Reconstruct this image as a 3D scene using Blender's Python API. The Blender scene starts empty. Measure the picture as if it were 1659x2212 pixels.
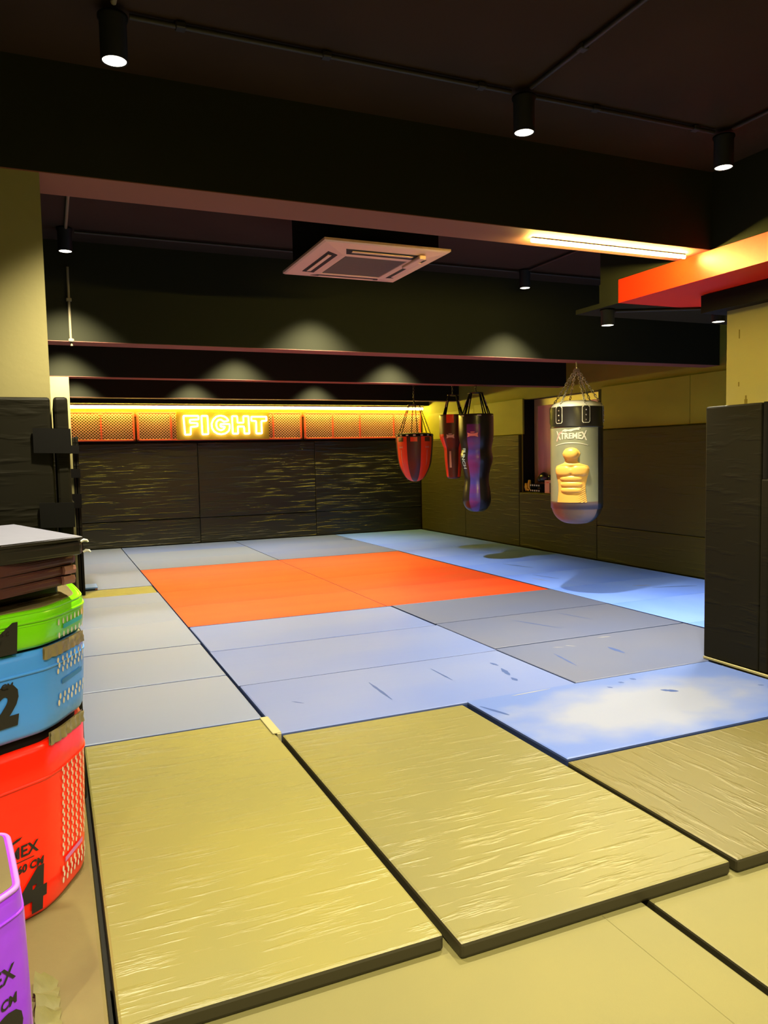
import bpy, bmesh, math, random
from mathutils import Vector, Matrix, noise as mnoise
random.seed(7)
S = bpy.context.scene
COL = S.collection
PI = math.pi
S.view_settings.view_transform = 'Standard'
S.view_settings.look = 'None'
S.view_settings.exposure = 0.0
S.view_settings.gamma = 1.0
S.view_settings.use_curve_mapping = False
S.cycles.use_denoising = True
S.cycles.max_bounces = 8
S.cycles.sample_clamp_indirect = 6.0

# ------------------------------------------------------------------ materials
def lin(c):
    return tuple((v/255/12.92 if v/255 <= .04045 else ((v/255+.055)/1.055)**2.4) for v in c)

def new_mat(name, col, rough=.5, metal=0., spec=.5, bump=None, bump_scale=(1, 1, 1), bump_str=.3, bump_dist=.01,
            detail=3., var=0., var_scale=(1, 1, 1), col2=None, ramp=(.35, .65), coat=0., grain=0., sheen=0.):
    m = bpy.data.materials.new(name)
    m.use_nodes = True
    nt = m.node_tree; N = nt.nodes; L = nt.links
    b = N['Principled BSDF']
    b.inputs['Base Color'].default_value = (*col, 1)
    b.inputs['Roughness'].default_value = rough
    b.inputs['Metallic'].default_value = metal
    b.inputs['Specular IOR Level'].default_value = spec
    b.inputs['Coat Weight'].default_value = coat
    tc = N.new('ShaderNodeTexCoord')
    if col2 is not None or var:
        mp = N.new('ShaderNodeMapping'); mp.inputs['Scale'].default_value = var_scale
        L.new(tc.outputs['Object'], mp.inputs['Vector'])
        nz = N.new('ShaderNodeTexNoise'); nz.inputs['Scale'].default_value = 1.; nz.inputs['Detail'].default_value = 5.
        L.new(mp.outputs[0], nz.inputs['Vector'])
        rp = N.new('ShaderNodeMapRange'); rp.inputs[1].default_value = ramp[0]; rp.inputs[2].default_value = ramp[1]
        L.new(nz.outputs['Fac'], rp.inputs[0])
        mx = N.new('ShaderNodeMix'); mx.data_type = 'RGBA'
        L.new(rp.outputs[0], mx.inputs['Factor'])
        mx.inputs['A'].default_value = (*col, 1)
        c2 = col2 if col2 is not None else tuple(min(1, v*(1+var)) for v in col)
        mx.inputs['B'].default_value = (*c2, 1)
        L.new(mx.outputs['Result'], b.inputs['Base Color'])
    last = None
    if bump:
        mp = N.new('ShaderNodeMapping'); mp.inputs['Scale'].default_value = bump_scale
        L.new(tc.outputs['Object'], mp.inputs['Vector'])
        nz = N.new('ShaderNodeTexNoise'); nz.inputs['Scale'].default_value = 1.; nz.inputs['Detail'].default_value = detail
        nz.inputs['Roughness'].default_value = .55
        nz.inputs['Distortion'].default_value = .25 if bump == 'crease' else 0.
        L.new(mp.outputs[0], nz.inputs['Vector'])
        src = nz.outputs['Fac']
        if bump == 'crease':     # vinyl creases: only the crests of stretched noise stand up
            rp = N.new('ShaderNodeMapRange'); rp.inputs[1].default_value = .5; rp.inputs[2].default_value = .74
            rp.interpolation_type = 'SMOOTHSTEP'
            L.new(src, rp.inputs[0]); src = rp.outputs[0]
        bp = N.new('ShaderNodeBump'); bp.inputs['Strength'].default_value = bump_str; bp.inputs['Distance'].default_value = bump_dist
        L.new(src, bp.inputs['Height']); last = bp
    if grain:
        nz = N.new('ShaderNodeTexNoise'); nz.inputs['Scale'].default_value = 320.; nz.inputs['Detail'].default_value = 2.
        L.new(tc.outputs['Object'], nz.inputs['Vector'])
        bp = N.new('ShaderNodeBump'); bp.inputs['Strength'].default_value = grain; bp.inputs['Distance'].default_value = .001
        L.new(nz.outputs['Fac'], bp.inputs['Height'])
        if last: L.new(last.outputs[0], bp.inputs['Normal'])
        last = bp
    if last: L.new(last.outputs[0], b.inputs['Normal'])
    return m

def emit_mat(name, col, strength):
    m = bpy.data.materials.new(name); m.use_nodes = True
    N = m.node_tree.nodes; N.clear()
    e = N.new('ShaderNodeEmission'); e.inputs[0].default_value = (*col, 1); e.inputs[1].default_value = strength
    o = N.new('ShaderNodeOutputMaterial'); m.node_tree.links.new(e.outputs[0], o.inputs[0])
    return m

M = {}
M['ceiling'] = new_mat('ceiling_paint', (0.0234, 0.0127, 0.00833), .9, spec=.2, var=.35, var_scale=(1.3, 1.3, 1.3))
M['beam'] = new_mat('black_beam_paint', (0.0187, 0.019, 0.0117), .9, spec=.06, grain=.1)
M['soffit'] = new_mat('soffit_bounce_tint', (0.216, 0.084, 0.06), .8, spec=.25)  # reddish floor bounce put into the colour of the beam undersides
M['red_paint'] = new_mat('red_paint', (0.8, 0.027, 0.0048), .45, spec=.4)
M['cream'] = new_mat('cream_plaster', (0.262, 0.228, 0.0981), .85, spec=.2, bump='n', bump_scale=(30, 30, 30), bump_str=.15, bump_dist=.004)
M['stain'] = new_mat('plaster_stain', (0.127, 0.0984, 0.0212), .9, spec=.1)
M['olive_wall'] = new_mat('olive_wall_paint', (0.22, 0.215, 0.0242), .75, spec=.3, var=.25, var_scale=(.9, .9, 2.5), bump='n', bump_scale=(2.5, 2.5, 2.5), bump_str=.3, bump_dist=.03)
M['olive_pad'] = new_mat('olive_board', (0.23, 0.231, 0.0198), .6, spec=.3, var=.25, var_scale=(2, 1, 2), bump='n', bump_scale=(12, 12, 12), bump_str=.15, bump_dist=.006)
M['dark_wall'] = new_mat('dark_wall_paint', (.085, .042, .008), .8, spec=.2)
M['floor_base'] = new_mat('screed', (0.012, 0.011, 0.009), .9)
M['pad_back'] = new_mat('black_vinyl_back', (0.024, 0.021, 0.009), .38, spec=.55, bump='crease', bump_scale=(1.5, 1, 26), bump_str=.9, bump_dist=.014, detail=3)
M['pad_right'] = new_mat('olive_vinyl_side', (.052, .046, .008), .55, spec=.22, bump='crease', bump_scale=(1, 1.6, 22), bump_str=.55, bump_dist=.01, detail=4)
M['pad_col'] = new_mat('black_vinyl_column', (0.00768, 0.00648, 0.00288), .6, spec=.12, bump='crease', bump_scale=(2.5, 2.5, 14), bump_str=.4, bump_dist=.008)
M['pad_edge'] = new_mat('vinyl_edge', (.11, .092, .035), .55)
M['strap'] = new_mat('black_strap', (.006, .0055, .005), .7, spec=.08)
M['blue'] = new_mat('blue_mat_vinyl', (0.11, 0.144, 0.335), .5, spec=.35, col2=(0.0874, 0.128, 0.355), var_scale=(.7, 1.1, 1), ramp=(.38, .7), grain=.12, bump='n', bump_scale=(.9, 6, 1), bump_str=.12, bump_dist=.01)
M['blue_r'] = new_mat('blue_mat_vinyl_fresh', (0.143, 0.267, 0.935), .48, spec=.4, col2=(0.107, 0.224, 0.95), var_scale=(1.1, .5, 1), ramp=(.4, .62), grain=.12)
M['blue_l'] = new_mat('blue_mat_vinyl_worn', (0.139, 0.163, 0.285), .46, spec=.4, col2=(0.123, 0.158, 0.302), var_scale=(.8, .6, 1), ramp=(.35, .7), grain=.12, bump='n', bump_scale=(1.2, 3, 1), bump_str=.1, bump_dist=.01)
M['blue_g'] = new_mat('blue_mat_vinyl_grey', (0.079, 0.0916, 0.171), .52, spec=.3, col2=(0.0665, 0.0839, 0.183), var_scale=(.8, .9, 1), ramp=(.38, .66), grain=.12)
M['blue_cloud'] = new_mat('blue_mat_vinyl_chafed', (0.0722, 0.119, 0.358), .5, spec=.35, col2=(0.172, 0.193, 0.302), var_scale=(3, 4, 1), ramp=(.43, .56), grain=.12)
def chafe(m, sx, sy):     # one worn pale patch in the middle of the mat, with a ragged soft edge
    nt = m.node_tree; N = nt.nodes; L = nt.links
    tc = [n for n in N if n.type == 'TEX_COORD'][0]; mx = [n for n in N if n.type == 'MIX'][0]; nz = [n for n in N if n.type == 'TEX_NOISE'][0]
    mp = N.new('ShaderNodeMapping'); mp.inputs['Scale'].default_value = (1/sx, 1/sy, 0); mp.inputs['Location'].default_value = (.1, .12, 0)
    L.new(tc.outputs['Object'], mp.inputs['Vector'])
    ln = N.new('ShaderNodeVectorMath'); ln.operation = 'LENGTH'; L.new(mp.outputs[0], ln.inputs[0])
    ad = N.new('ShaderNodeMath'); ad.operation = 'MULTIPLY_ADD'; ad.inputs[1].default_value = 1.3; L.new(nz.outputs['Fac'], ad.inputs[0]); L.new(ln.outputs['Value'], ad.inputs[2])
    mr = N.new('ShaderNodeMapRange'); mr.inputs[1].default_value = 1.95; mr.inputs[2].default_value = 1.25; L.new(ad.outputs[0], mr.inputs[0])
    L.new(mr.outputs[0], mx.inputs['Factor'])
chafe(M['blue_cloud'], .78, .36)
M['scuff'] = new_mat('blue_scuff', (.016, .045, .20), .6)
M['scuff_light'] = new_mat('pale_scuff', (0.221, 0.221, 0.243), .6)
M['orange'] = new_mat('orange_mat_vinyl', (0.507, 0.033, 0.00265), .55, spec=.3, col2=(0.474, 0.0429, 0.0044), var_scale=(.6, 3, 1), ramp=(.4, .65), grain=.12)
M['khaki'] = new_mat('khaki_sheen_vinyl', (0.164, 0.147, 0.0504), .40, spec=.5, col2=(0.185, 0.162, 0.0458), var_scale=(1.2, .8, 1), ramp=(.4, .65), grain=.18,  # khaki mats: black vinyl with its yellow reflected light painted in
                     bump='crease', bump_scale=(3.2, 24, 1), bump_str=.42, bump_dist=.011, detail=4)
M['khaki_mid'] = new_mat('khaki_sheen_muted', (0.131, 0.118, 0.0464), .40, spec=.5, col2=(0.148, 0.13, 0.0421), var_scale=(1.2, .8, 1), ramp=(.4, .65), grain=.18,  # darker, more muted version of the same mat colour
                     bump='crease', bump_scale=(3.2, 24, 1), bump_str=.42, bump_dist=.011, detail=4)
M['khaki_y'] = new_mat('khaki_sheen_turned', (0.0961, 0.0816, 0.0289), .42, spec=.5, col2=(0.108, 0.0894, 0.0289), var_scale=(1.2, .8, 1), ramp=(.4, .65), grain=.18,
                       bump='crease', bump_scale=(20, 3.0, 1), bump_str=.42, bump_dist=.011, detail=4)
M['khaki_low'] = new_mat('khaki_vinyl_flat', (0.133, 0.118, 0.0411), .55, spec=.35, col2=(0.144, 0.126, 0.0411), var_scale=(1.5, 1.5, 1), ramp=(.4, .6), grain=.3,
                         bump='n', bump_scale=(4, 4, 1), bump_str=.15, bump_dist=.01)
M['khaki_left'] = new_mat('tan_vinyl', (0.116, 0.0881, 0.0352), .55, spec=.35, col2=(0.138, 0.11, 0.0423), var_scale=(3, 2, 1), ramp=(.4, .6), grain=.3,
                          bump='n', bump_scale=(9, 7, 1), bump_str=.3, bump_dist=.01)
M['side_khaki'] = new_mat('mat_side_shade', (0.0262, 0.0219, 0.00857), .5, spec=.35)  # shade on the khaki mats' edges painted as a darker colour
M['side_navy'] = new_mat('mat_side_navy_shade', (.02, .035, .11), .6, spec=.3)  # blue mat edges likewise coloured dark for their shade
M['foam'] = new_mat('cream_foam', (0.3, 0.268, 0.134), .9)
M['black'] = new_mat('black_plastic', (.005, .005, .005), .6, spec=.12)
M['black_gloss'] = new_mat('black_leatherette', (.014, .012, .010), .28, spec=.6)
M['conduit'] = new_mat('black_conduit', (.010, .006, .005), .6)
M['conduit_grey'] = new_mat('grey_conduit', (.16, .13, .08), .6)
M['ac_white'] = new_mat('ac_white_bounce_tint', (.64, .37, .28), .45)  # white plastic with pink light bounced from the floor in its colour
M['ac_grille'] = new_mat('ac_grille', (.075, .055, .04), .7, bump='n', bump_scale=(1, 90, 1), bump_str=.5, bump_dist=.005)
M['slot'] = new_mat('dark_slot', (.008, .007, .006), .8)
M['steel'] = new_mat('chain_steel', (.62, .58, .48), .3, metal=1.)
M['bag_grey'] = new_mat('bag_grey_leatherette', (0.258, 0.258, 0.163), .42, spec=.5, coat=.15, col2=(0.206, 0.214, 0.141), var_scale=(3, 3, 2), bump='n', bump_scale=(9, 9, 9), bump_str=.15, bump_dist=.01)
M['bag_mauve'] = new_mat('bag_mauve_base', (0.186, 0.123, 0.0968), .42, spec=.5)
M['bag_white'] = new_mat('bag_white_top', (0.689, 0.648, 0.501), .4)
M['tan'] = new_mat('tan_leatherette', (0.741, 0.406, 0.0824), .4, spec=.45)
M['white_print'] = new_mat('white_print', (0.615, 0.572, 0.471), .5)
M['pink_print'] = new_mat('pink_print', (.70, .22, .20), .5)
M['black_print'] = new_mat('black_print', (.010, .009, .008), .5)
M['bag_red'] = new_mat('bag_red_leatherette', (0.864, 0.0649, 0.0144), .32, spec=.55)
M['bag_brown'] = new_mat('bag_brown_leatherette', (.075, .028, .018), .36, spec=.5)
M['bag_violet'] = new_mat('bag_violet_reflections', (.055, .045, .30), .25, spec=.6, col2=(.13, .02, .15), var_scale=(.2, .2, 3.1), ramp=(.42, .6))  # violet panel; its blue to purple bands are painted reflections
M['teal_print'] = new_mat('teal_print', (.30, .48, .55), .5)
M['mesh_red'] = new_mat('red_grille_paint', (0.75, 0.1, 0.07), .45)
M['mesh_pink'] = new_mat('grille_wire_paint', (.85, .46, .38), .45)
M['board'] = new_mat('sign_board', (.50, .31, .02), .5)  # amber glow of the letters put into the board colour
M['neon'] = emit_mat('neon_tube', (1, .86, .45), 8.5)
M['led'] = emit_mat('led_tube', (1, .77, .08), 130.)
M['led_near'] = emit_mat('led_tube_beam', (1, .80, .18), 500.)
M['lamp'] = emit_mat('lamp_disc', (1, .93, .70), 9.)
M['lime'] = new_mat('lime_vinyl', (0.169, 0.646, 0.0024), .32, spec=.5, coat=.25, bump='n', bump_scale=(7, 7, 16), bump_str=.25, bump_dist=.012)
M['sky'] = new_mat('sky_blue_vinyl', (0.0544, 0.268, 0.807), .34, spec=.5, coat=.25, bump='n', bump_scale=(7, 7, 12), bump_str=.3, bump_dist=.014)
M['tangerine'] = new_mat('tangerine_vinyl', (0.95, 0.0126, 0.00054), .33, spec=.5, coat=.25, bump='n', bump_scale=(5, 5, 7), bump_str=.3, bump_dist=.014)
M['purple'] = new_mat('purple_vinyl', (0.276, 0.035, 0.828), .36, spec=.5, coat=.2, bump='n', bump_scale=(5, 5, 6), bump_str=.35, bump_dist=.016)
M['purple_trim'] = new_mat('lilac_trim', (0.389, 0.172, 0.618), .4)
M['lid'] = new_mat('box_lid_fabric', (.15, .115, .05), .55, bump='n', bump_scale=(14, 14, 14), bump_str=.3, bump_dist=.01)
M['flap'] = new_mat('box_flap_fabric', (0.22, 0.18, 0.08), .4, bump='n', bump_scale=(25, 25, 25), bump_str=.4, bump_dist=.01)
M['mauve'] = new_mat('mauve_pad_vinyl', (0.0619, 0.015, 0.0124), .45, bump='n', bump_scale=(6, 6, 10), bump_str=.3, bump_dist=.012)
M['pink_tab'] = new_mat('pink_tab_vinyl', (0.262, 0.114, 0.0952), .45)
M['dark_pad'] = new_mat('dark_pad_vinyl', (.020, .018, .015), .34, spec=.5, bump='n', bump_scale=(4, 4, 8), bump_str=.25, bump_dist=.012)
M['grey_cover'] = new_mat('grey_cover_vinyl', (0.216, 0.22, 0.306), .35, spec=.5, bump='n', bump_scale=(3, 3, 3), bump_str=.3, bump_dist=.02)
M['white'] = new_mat('white_plastic', (.8, .78, .7), .4)
M['frame_alu'] = new_mat('window_frame_metal', (.55, .48, .22), .4, metal=.3)
M['glass'] = new_mat('dark_window_glass', (.05, .022, .02), .07, spec=1.0)
M['curtain'] = new_mat('tinted_blind', (0.684, 0.312, 0.264), .6, var=.9, var_scale=(1, 5, .4))
M['yellow'] = new_mat('yellow_rubber', (.85, .55, .03), .4)
M['gunmetal'] = new_mat('gunmetal', (.09, .085, .085), .25, metal=.8)
M['box_pink'] = new_mat('pink_carton', (.80, .36, .30), .5)
M['blue_obj'] = new_mat('blue_foam', (.16, .30, .75), .5)

# ------------------------------------------------------------------ mesh builder (world coordinates)
class MB:
    def __init__(s): s.v = []; s.f = []; s.sm = []; s.mi = []
    def add(s, vs, fs, smooth=False, mi=0):
        o = len(s.v); s.v += [tuple(p) for p in vs]
        for f in fs:
            s.f.append(tuple(o+i for i in f)); s.sm.append(smooth); s.mi.append(mi)
    def box(s, x0, x1, y0, y1, z0, z1, r=0., mi=0, seg=2, side=None):
        if r <= 0:
            v = [(x, y, z) for z in (z0, z1) for y in (y0, y1) for x in (x0, x1)]
            s.add(v, [(0, 2, 3, 1), (4, 5, 7, 6), (0, 1, 5, 4), (2, 6, 7, 3), (0, 4, 6, 2), (1, 3, 7, 5)], False, mi)
            return
        bm = bmesh.new()
        bmesh.ops.create_cube(bm, size=1)
        for v in bm.verts:
            v.co = Vector(((x0+x1)/2+v.co.x*(x1-x0), (y0+y1)/2+v.co.y*(y1-y0), (z0+z1)/2+v.co.z*(z1-z0)))
        bmesh.ops.bevel(bm, geom=bm.edges[:], offset=r, segments=seg, profile=.5, affect='EDGES')
        n0 = len(s.mi); bm.normal_update(); nz = [f.normal.z for f in bm.faces]
        s.bm(bm, mi, smooth=False)
        if side is not None:
            for k, q in enumerate(nz):
                if q < .45: s.mi[n0+k] = side
    def bm(s, bm, mi=0, smooth=False):
        bm.verts.index_update()
        s.add([v.co[:] for v in bm.verts], [[v.index for v in f.verts] for f in bm.faces], smooth, mi)
        bm.free()
    def tube(s, pts, r, n=8, closed=False, mi=0, caps=True):
        pts = [Vector(p) for p in pts]; m = len(pts); rings = []
        prev = None
        for i, p in enumerate(pts):
            if closed: d = pts[(i+1) % m]-pts[i-1]
            else: d = pts[min(i+1, m-1)]-pts[max(i-1, 0)]
            d.normalize()
            if prev is None:
                a = d.orthogonal().normalized()
            else:
                a = prev-d*prev.dot(d)
                a = a.normalized() if a.length > 1e-6 else d.orthogonal().normalized()
            prev = a; b = d.cross(a)
            rr = r[i] if isinstance(r, (list, tuple)) else r
            rings.append([p+(a*math.cos(2*PI*k/n)+b*math.sin(2*PI*k/n))*rr for k in range(n)])
        vs = [q for R in rings for q in R]; fs = []
        for i in range(m if closed else m-1):
            j = (i+1) % m
            for k in range(n): fs.append((i*n+k, i*n+(k+1) % n, j*n+(k+1) % n, j*n+k))
        s.add(vs, fs, True, mi)
        if caps and not closed:
            s.add(rings[0], [tuple(range(n))[::-1]], False, mi); s.add(rings[-1], [tuple(range(n))], False, mi)
    def lathe(s, c, prof, n=48, mi=0, a0=0., a1=2*PI, mif=None, caps=True):
        full = abs(a1-a0-2*PI) < 1e-6; m = n if full else n+1
        vs = [(c[0]+r*math.cos(a0+(a1-a0)*k/n), c[1]+r*math.sin(a0+(a1-a0)*k/n), z) for (r, z) in prof for k in range(m)]
        o = len(s.v); s.v += vs
        for i in range(len(prof)-1):
            for k in range(n):
                k2 = (k+1) % m
                s.f.append((o+i*m+k, o+i*m+k2, o+(i+1)*m+k2, o+(i+1)*m+k)); s.sm.append(True)
                s.mi.append(mif(a0+(a1-a0)*(k+.5)/n, (prof[i][1]+prof[i+1][1])/2) if mif else mi)
    def prism(s, poly, z0, z1, mi=0, zf=None):
        n = len(poly)
        vs = [(x, y, z0) for x, y in poly]+[(x, y, (zf(x, y) if zf else z1)) for x, y in poly]
        fs = [tuple(range(n))[::-1], tuple(range(n, 2*n))]+[(i, (i+1) % n, n+(i+1) % n, n+i) for i in range(n)]
        s.add(vs, fs, False, mi)
    def build(s, name, mats, parent=None, org=None, autosmooth=False):
        me = bpy.data.meshes.new(name)
        if org is None and parent is None:
            xs = [p[0] for p in s.v]; ys = [p[1] for p in s.v]; zs = [p[2] for p in s.v]
            org = ((min(xs)+max(xs))/2, (min(ys)+max(ys))/2, min(zs))
        if parent is not None: org = ORG[parent.name]
        me.from_pydata([(p[0]-org[0], p[1]-org[1], p[2]-org[2]) for p in s.v], [], s.f)
        if not isinstance(mats, (list, tuple)): mats = [mats]
        for m in mats: me.materials.append(m)
        me.polygons.foreach_set('use_smooth', s.sm); me.polygons.foreach_set('material_index', s.mi)
        bm = bmesh.new(); bm.from_mesh(me)
        bmesh.ops.recalc_face_normals(bm, faces=bm.faces[:]); bm.to_mesh(me); bm.free()
        me.update()
        o = bpy.data.objects.new(name, me); COL.objects.link(o)
        if parent is not None:
            o.parent = parent; ORG[o.name] = org
        else:
            o.location = org; ORG[o.name] = tuple(org)
        return o
ORG = {}

def tag(o, label, cat, group=None, kind=None):
    o['label'] = label; o['category'] = cat
    if group: o['group'] = group
    if kind: o['kind'] = kind
    return o
def thing(name, label, cat, loc, group=None):
    o = bpy.data.objects.new(name, None); COL.objects.link(o); o.location = loc; o.empty_display_size = .1
    ORG[o.name] = tuple(loc)
    return tag(o, label, cat, group)
def struct(o, label=None):
    o['kind'] = 'structure'
    if label: o['label'] = label; o['category'] = 'building part'
    return o
def dup(root, loc, label, group=None):
    r = root.copy(); COL.objects.link(r); r.location = loc; r['label'] = label
    if group: r['group'] = group
    ORG[r.name] = tuple(loc)
    for ch in list(root.children):
        c = ch.copy(); COL.objects.link(c); c.parent = r
        for g in list(ch.children):
            d = g.copy(); COL.objects.link(d); d.parent = c
    return r
def bx(name, m, *a, parent=None, r=0., **k):
    b = MB(); b.box(*a, r=r); return b.build(name, m, parent, **k)

def text_geo(txt, size, offset=0.):
    cu = bpy.data.curves.new('t', 'FONT'); cu.body = txt; cu.size = size; cu.offset = offset; cu.resolution_u = 3
    cu.align_x = 'CENTER'; cu.align_y = 'CENTER'; cu.fill_mode = 'FRONT'
    ob = bpy.data.objects.new('t', cu); COL.objects.link(ob)
    dg = bpy.context.evaluated_depsgraph_get(); dg.update()
    me = bpy.data.meshes.new_from_object(ob.evaluated_get(dg))
    bpy.data.objects.remove(ob); bpy.data.curves.remove(cu)
    bm = bmesh.new(); bm.from_mesh(me); bpy.data.meshes.remove(me)
    bmesh.ops.triangulate(bm, faces=bm.faces[:])
    for _ in range(2):
        long = [e for e in bm.edges if e.calc_length() > size*.22]
        if long: bmesh.ops.subdivide_edges(bm, edges=long, cuts=1)
        bmesh.ops.triangulate(bm, faces=bm.faces[:])
    bm.verts.index_update()
    vs = [(v.co.x, v.co.y) for v in bm.verts]; fs = [[v.index for v in f.verts] for f in bm.faces]
    bm.free(); return vs, fs
def poly_geo(poly, cell):
    bm = bmesh.new(); vs = [bm.verts.new((x, y, 0)) for x, y in poly]; bm.faces.new(vs)
    bmesh.ops.triangulate(bm, faces=bm.faces[:])
    for _ in range(5):
        long = [e for e in bm.edges if e.calc_length() > cell]
        if not long: break
        bmesh.ops.subdivide_edges(bm, edges=long, cuts=1); bmesh.ops.triangulate(bm, faces=bm.faces[:])
    bm.verts.index_update()
    r = [(v.co.x, v.co.y) for v in bm.verts], [[v.index for v in f.verts] for f in bm.faces]; bm.free(); return r

def chain(mb, p0, p1, link=.034, r=.0035, w=.009):
    p0 = Vector(p0); p1 = Vector(p1); d = p1-p0; Ln = d.length; d.normalize()
    n = max(2, int(Ln/(link*.72))); a = d.orthogonal().normalized(); b = d.cross(a)
    for i in range(n):
        c = p0+d*((i+.5)*Ln/n); u = a if i % 2 else b
        h = link/2-w
        pts = []
        for k in range(10):
            t = 2*PI*k/10
            pts.append(c+d*((h if math.cos(t) > 0 else -h)+w*math.cos(t))+u*(w*math.sin(t)))
        mb.tube(pts, r, 5, closed=True)

# ------------------------------------------------------------------ room shell
CZ = 3.2; WX = 6.96; WY = 14.06; BX0 = -3.0; BY0 = -3.0
struct(bx('floor', M['floor_base'], BX0, WX+.5, BY0, WY+.1, -.2, -.112), 'screed floor under the mats')
struct(bx('ceiling', M['ceiling'], BX0, WX+.5, BY0, WY+.1, CZ, CZ+.1), 'dark brown painted ceiling')
struct(bx('wall_back', M['dark_wall'], BX0, WX+.5, WY, WY+.1, -.112, CZ), 'dark wall behind the red grilles')
struct(bx('wall_left', M['olive_wall'], BX0-.1, BX0, BY0, WY, -.112, CZ))
struct(bx('wall_front', M['olive_wall'], BX0, WX+.5, BY0-.1, BY0, -.112, CZ))
NY0, NY1, NZ0, NZ1, ND = 8.50, 10.40, .88, 2.345, .27
mb = MB()
mb.box(WX, WX+.1, BY0, NY0, -.112, CZ); mb.box(WX, WX+.1, NY1, WY, -.112, CZ)
mb.box(WX, WX+.1, NY0, NY1, NZ1, CZ); mb.box(WX, WX+.1, NY0, NY1, -.112, NZ0)
struct(mb.build('wall_right', M['olive_wall']), 'olive painted wall with window niche')
mb = MB()
mb.box(WX+.1, WX+ND, NY1, NY1+.04, NZ0-.04, NZ1+.04); mb.box(WX+.1, WX+ND, NY0-.04, NY0, NZ0-.04, NZ1+.04)
mb.box(WX+.1, WX+ND, NY0, NY1, NZ1, NZ1+.04); mb.box(WX+.1, WX+ND, NY0, NY1, NZ0-.04, NZ0)
mb.box(WX-.02, WX+.1, NY1-.012, NY1, NZ0, NZ1); mb.box(WX-.02, WX+.1, NY0, NY0+.06, NZ0, NZ1)  # second box is a black strip standing for a shadow gap
struct(mb.build('trim_1', M['black']), 'black lining of the window niche')  # lining together with the strip standing for a shadow gap

# beams: (front Y, back Y, bottom z)
def beam(i, y0, y1, zb, label, x1=WX):
    o = bx('beam_%d' % i, M['beam'], BX0, x1, y0, y1, zb+.004, CZ)
    struct(o, label)
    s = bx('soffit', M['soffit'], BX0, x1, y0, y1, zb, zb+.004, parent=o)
    return o
beam(1, 3.65, 3.93, 2.73, 'deep black ceiling beam carrying the short light tube')
beam(2, 6.50, 6.72, 2.435, 'black ceiling beam behind the air conditioner')
beam(3, 9.30, 9.50, 2.452, 'black ceiling beam over the rear column')
beam(4, 12.5, 12.7, 2.475, 'black ceiling beam closest to the neon sign')

# dropped bulkhead along the window side
o = bx('beam_5', M['red_paint'], 3.82, WX, BY0, 4.49, 2.565, 2.73); struct(o, 'red painted dropped bulkhead')
mb = MB(); mb.box(3.83, WX, BY0, 4.70, 2.735, CZ); mb.box(3.82, WX, 4.495, 4.70, 2.565, 2.735); mb.box(3.82, WX, 4.70, 4.98, 2.565, 2.60)
struct(mb.build('beam_6', M['beam']), 'brown end of the dropped bulkhead beyond its red part')
o = bx('trim_2', M['black'], 4.2, 5.4, -1.0, 4.09, 2.44, 2.56); struct(o, 'black capital beam over the window side column')

# columns
o = bx('column_1', M['cream'], -.62, .02, 3.655, 4.25, -.11, 2.73); struct(o, 'cream column beside the stacked boxes')
o = bx('column_2', M['cream'], -.40, .245, 9.302, 9.85, -.11, 2.452); struct(o, 'rear cream column before the grille wall')
mb = MB(); mb.box(4.31, 4.92, 3.62, 3.965, -.11, 2.44)
o = struct(mb.build('column_3', M['cream']), 'cream column under the red bulkhead')
mb = MB()
for (y, z, h, w) in ((3.86, 2.24, .06, .004), (3.86, 1.92, .03, .004), (3.80, 1.80, .03, .012), (3.80, 1.825, .03, .006)):
    mb.box(4.3085, 4.3101, y-w, y+w, z, z+h)
mb.build('wall_stain', M['stain'], o)

# ------------------------------------------------------------------ floor mats
def mat_obj(m, x0, x1, y0, y1, z0, z1, label, group, scuffs=(), r=.012, name='floor_mat', gap=.004, mats2=(M['scuff'], M['scuff_light'])):
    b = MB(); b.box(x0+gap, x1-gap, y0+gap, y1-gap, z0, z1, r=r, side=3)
    for (p, q, w, mi) in scuffs:
        p = Vector((*p, 0)); q = Vector((*q, 0)); d = (q-p); n = Vector((-d.y, d.x, 0)).normalized()*w
        k = 7; up = []; dn = []
        for i in range(k+1):
            t = i/k; c = p.lerp(q, t); ww = math.sin(PI*min(.97, max(.03, t)))**.6*random.uniform(.7, 1.2)
            up.append(c+n*ww); dn.append(c-n*ww)
        poly = up+dn[::-1]
        b.add([(v.x, v.y, z1+.0006) for v in poly], [tuple(range(len(poly)))], False, mi)
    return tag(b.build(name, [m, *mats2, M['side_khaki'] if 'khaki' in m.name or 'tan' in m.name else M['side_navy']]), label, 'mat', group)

GB = 'blue floor mats of the upper layer'; GO = 'orange floor mats'; GK = 'khaki vinyl floor mats'
Zb = -.05
# column side strip of blue mats (x < 1.07)
LX0, LX1 = -.95, 1.07
L = M['blue_l']
mat_obj(L, LX0, LX1, 4.29, 5.285, Zb, 0, 'pale blue floor mat bordering the khaki mat with the cream foam strip at its corner', GB)
mat_obj(L, LX0, LX1, 5.285, 6.30, Zb, 0, 'pale blue floor mat with a yellow sheen at its corner, beside the box stack', GB)
mat_obj(L, LX0, LX1, 6.30, 7.34, Zb, 0, 'pale blue floor mat beside the corner of the orange area closest to the box stack', GB, r=.003, gap=.0008)
mat_obj(L, LX0, LX1, 7.34, 8.38, Zb, 0, 'pale blue floor mat next to the orange area, second before the yellow gap strip', GB, r=.003, gap=.0008)
mat_obj(L, LX0, LX1, 8.38, 9.02, Zb, 0, 'narrow pale blue floor mat just before the yellow gap strip', GB, r=.003, gap=.0008)
mat_obj(L, LX0, LX1, 9.56, 11.0, Zb, 0, 'pale blue floor mat just beyond the yellow gap strip', GB, r=.003, gap=.0008)
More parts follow.
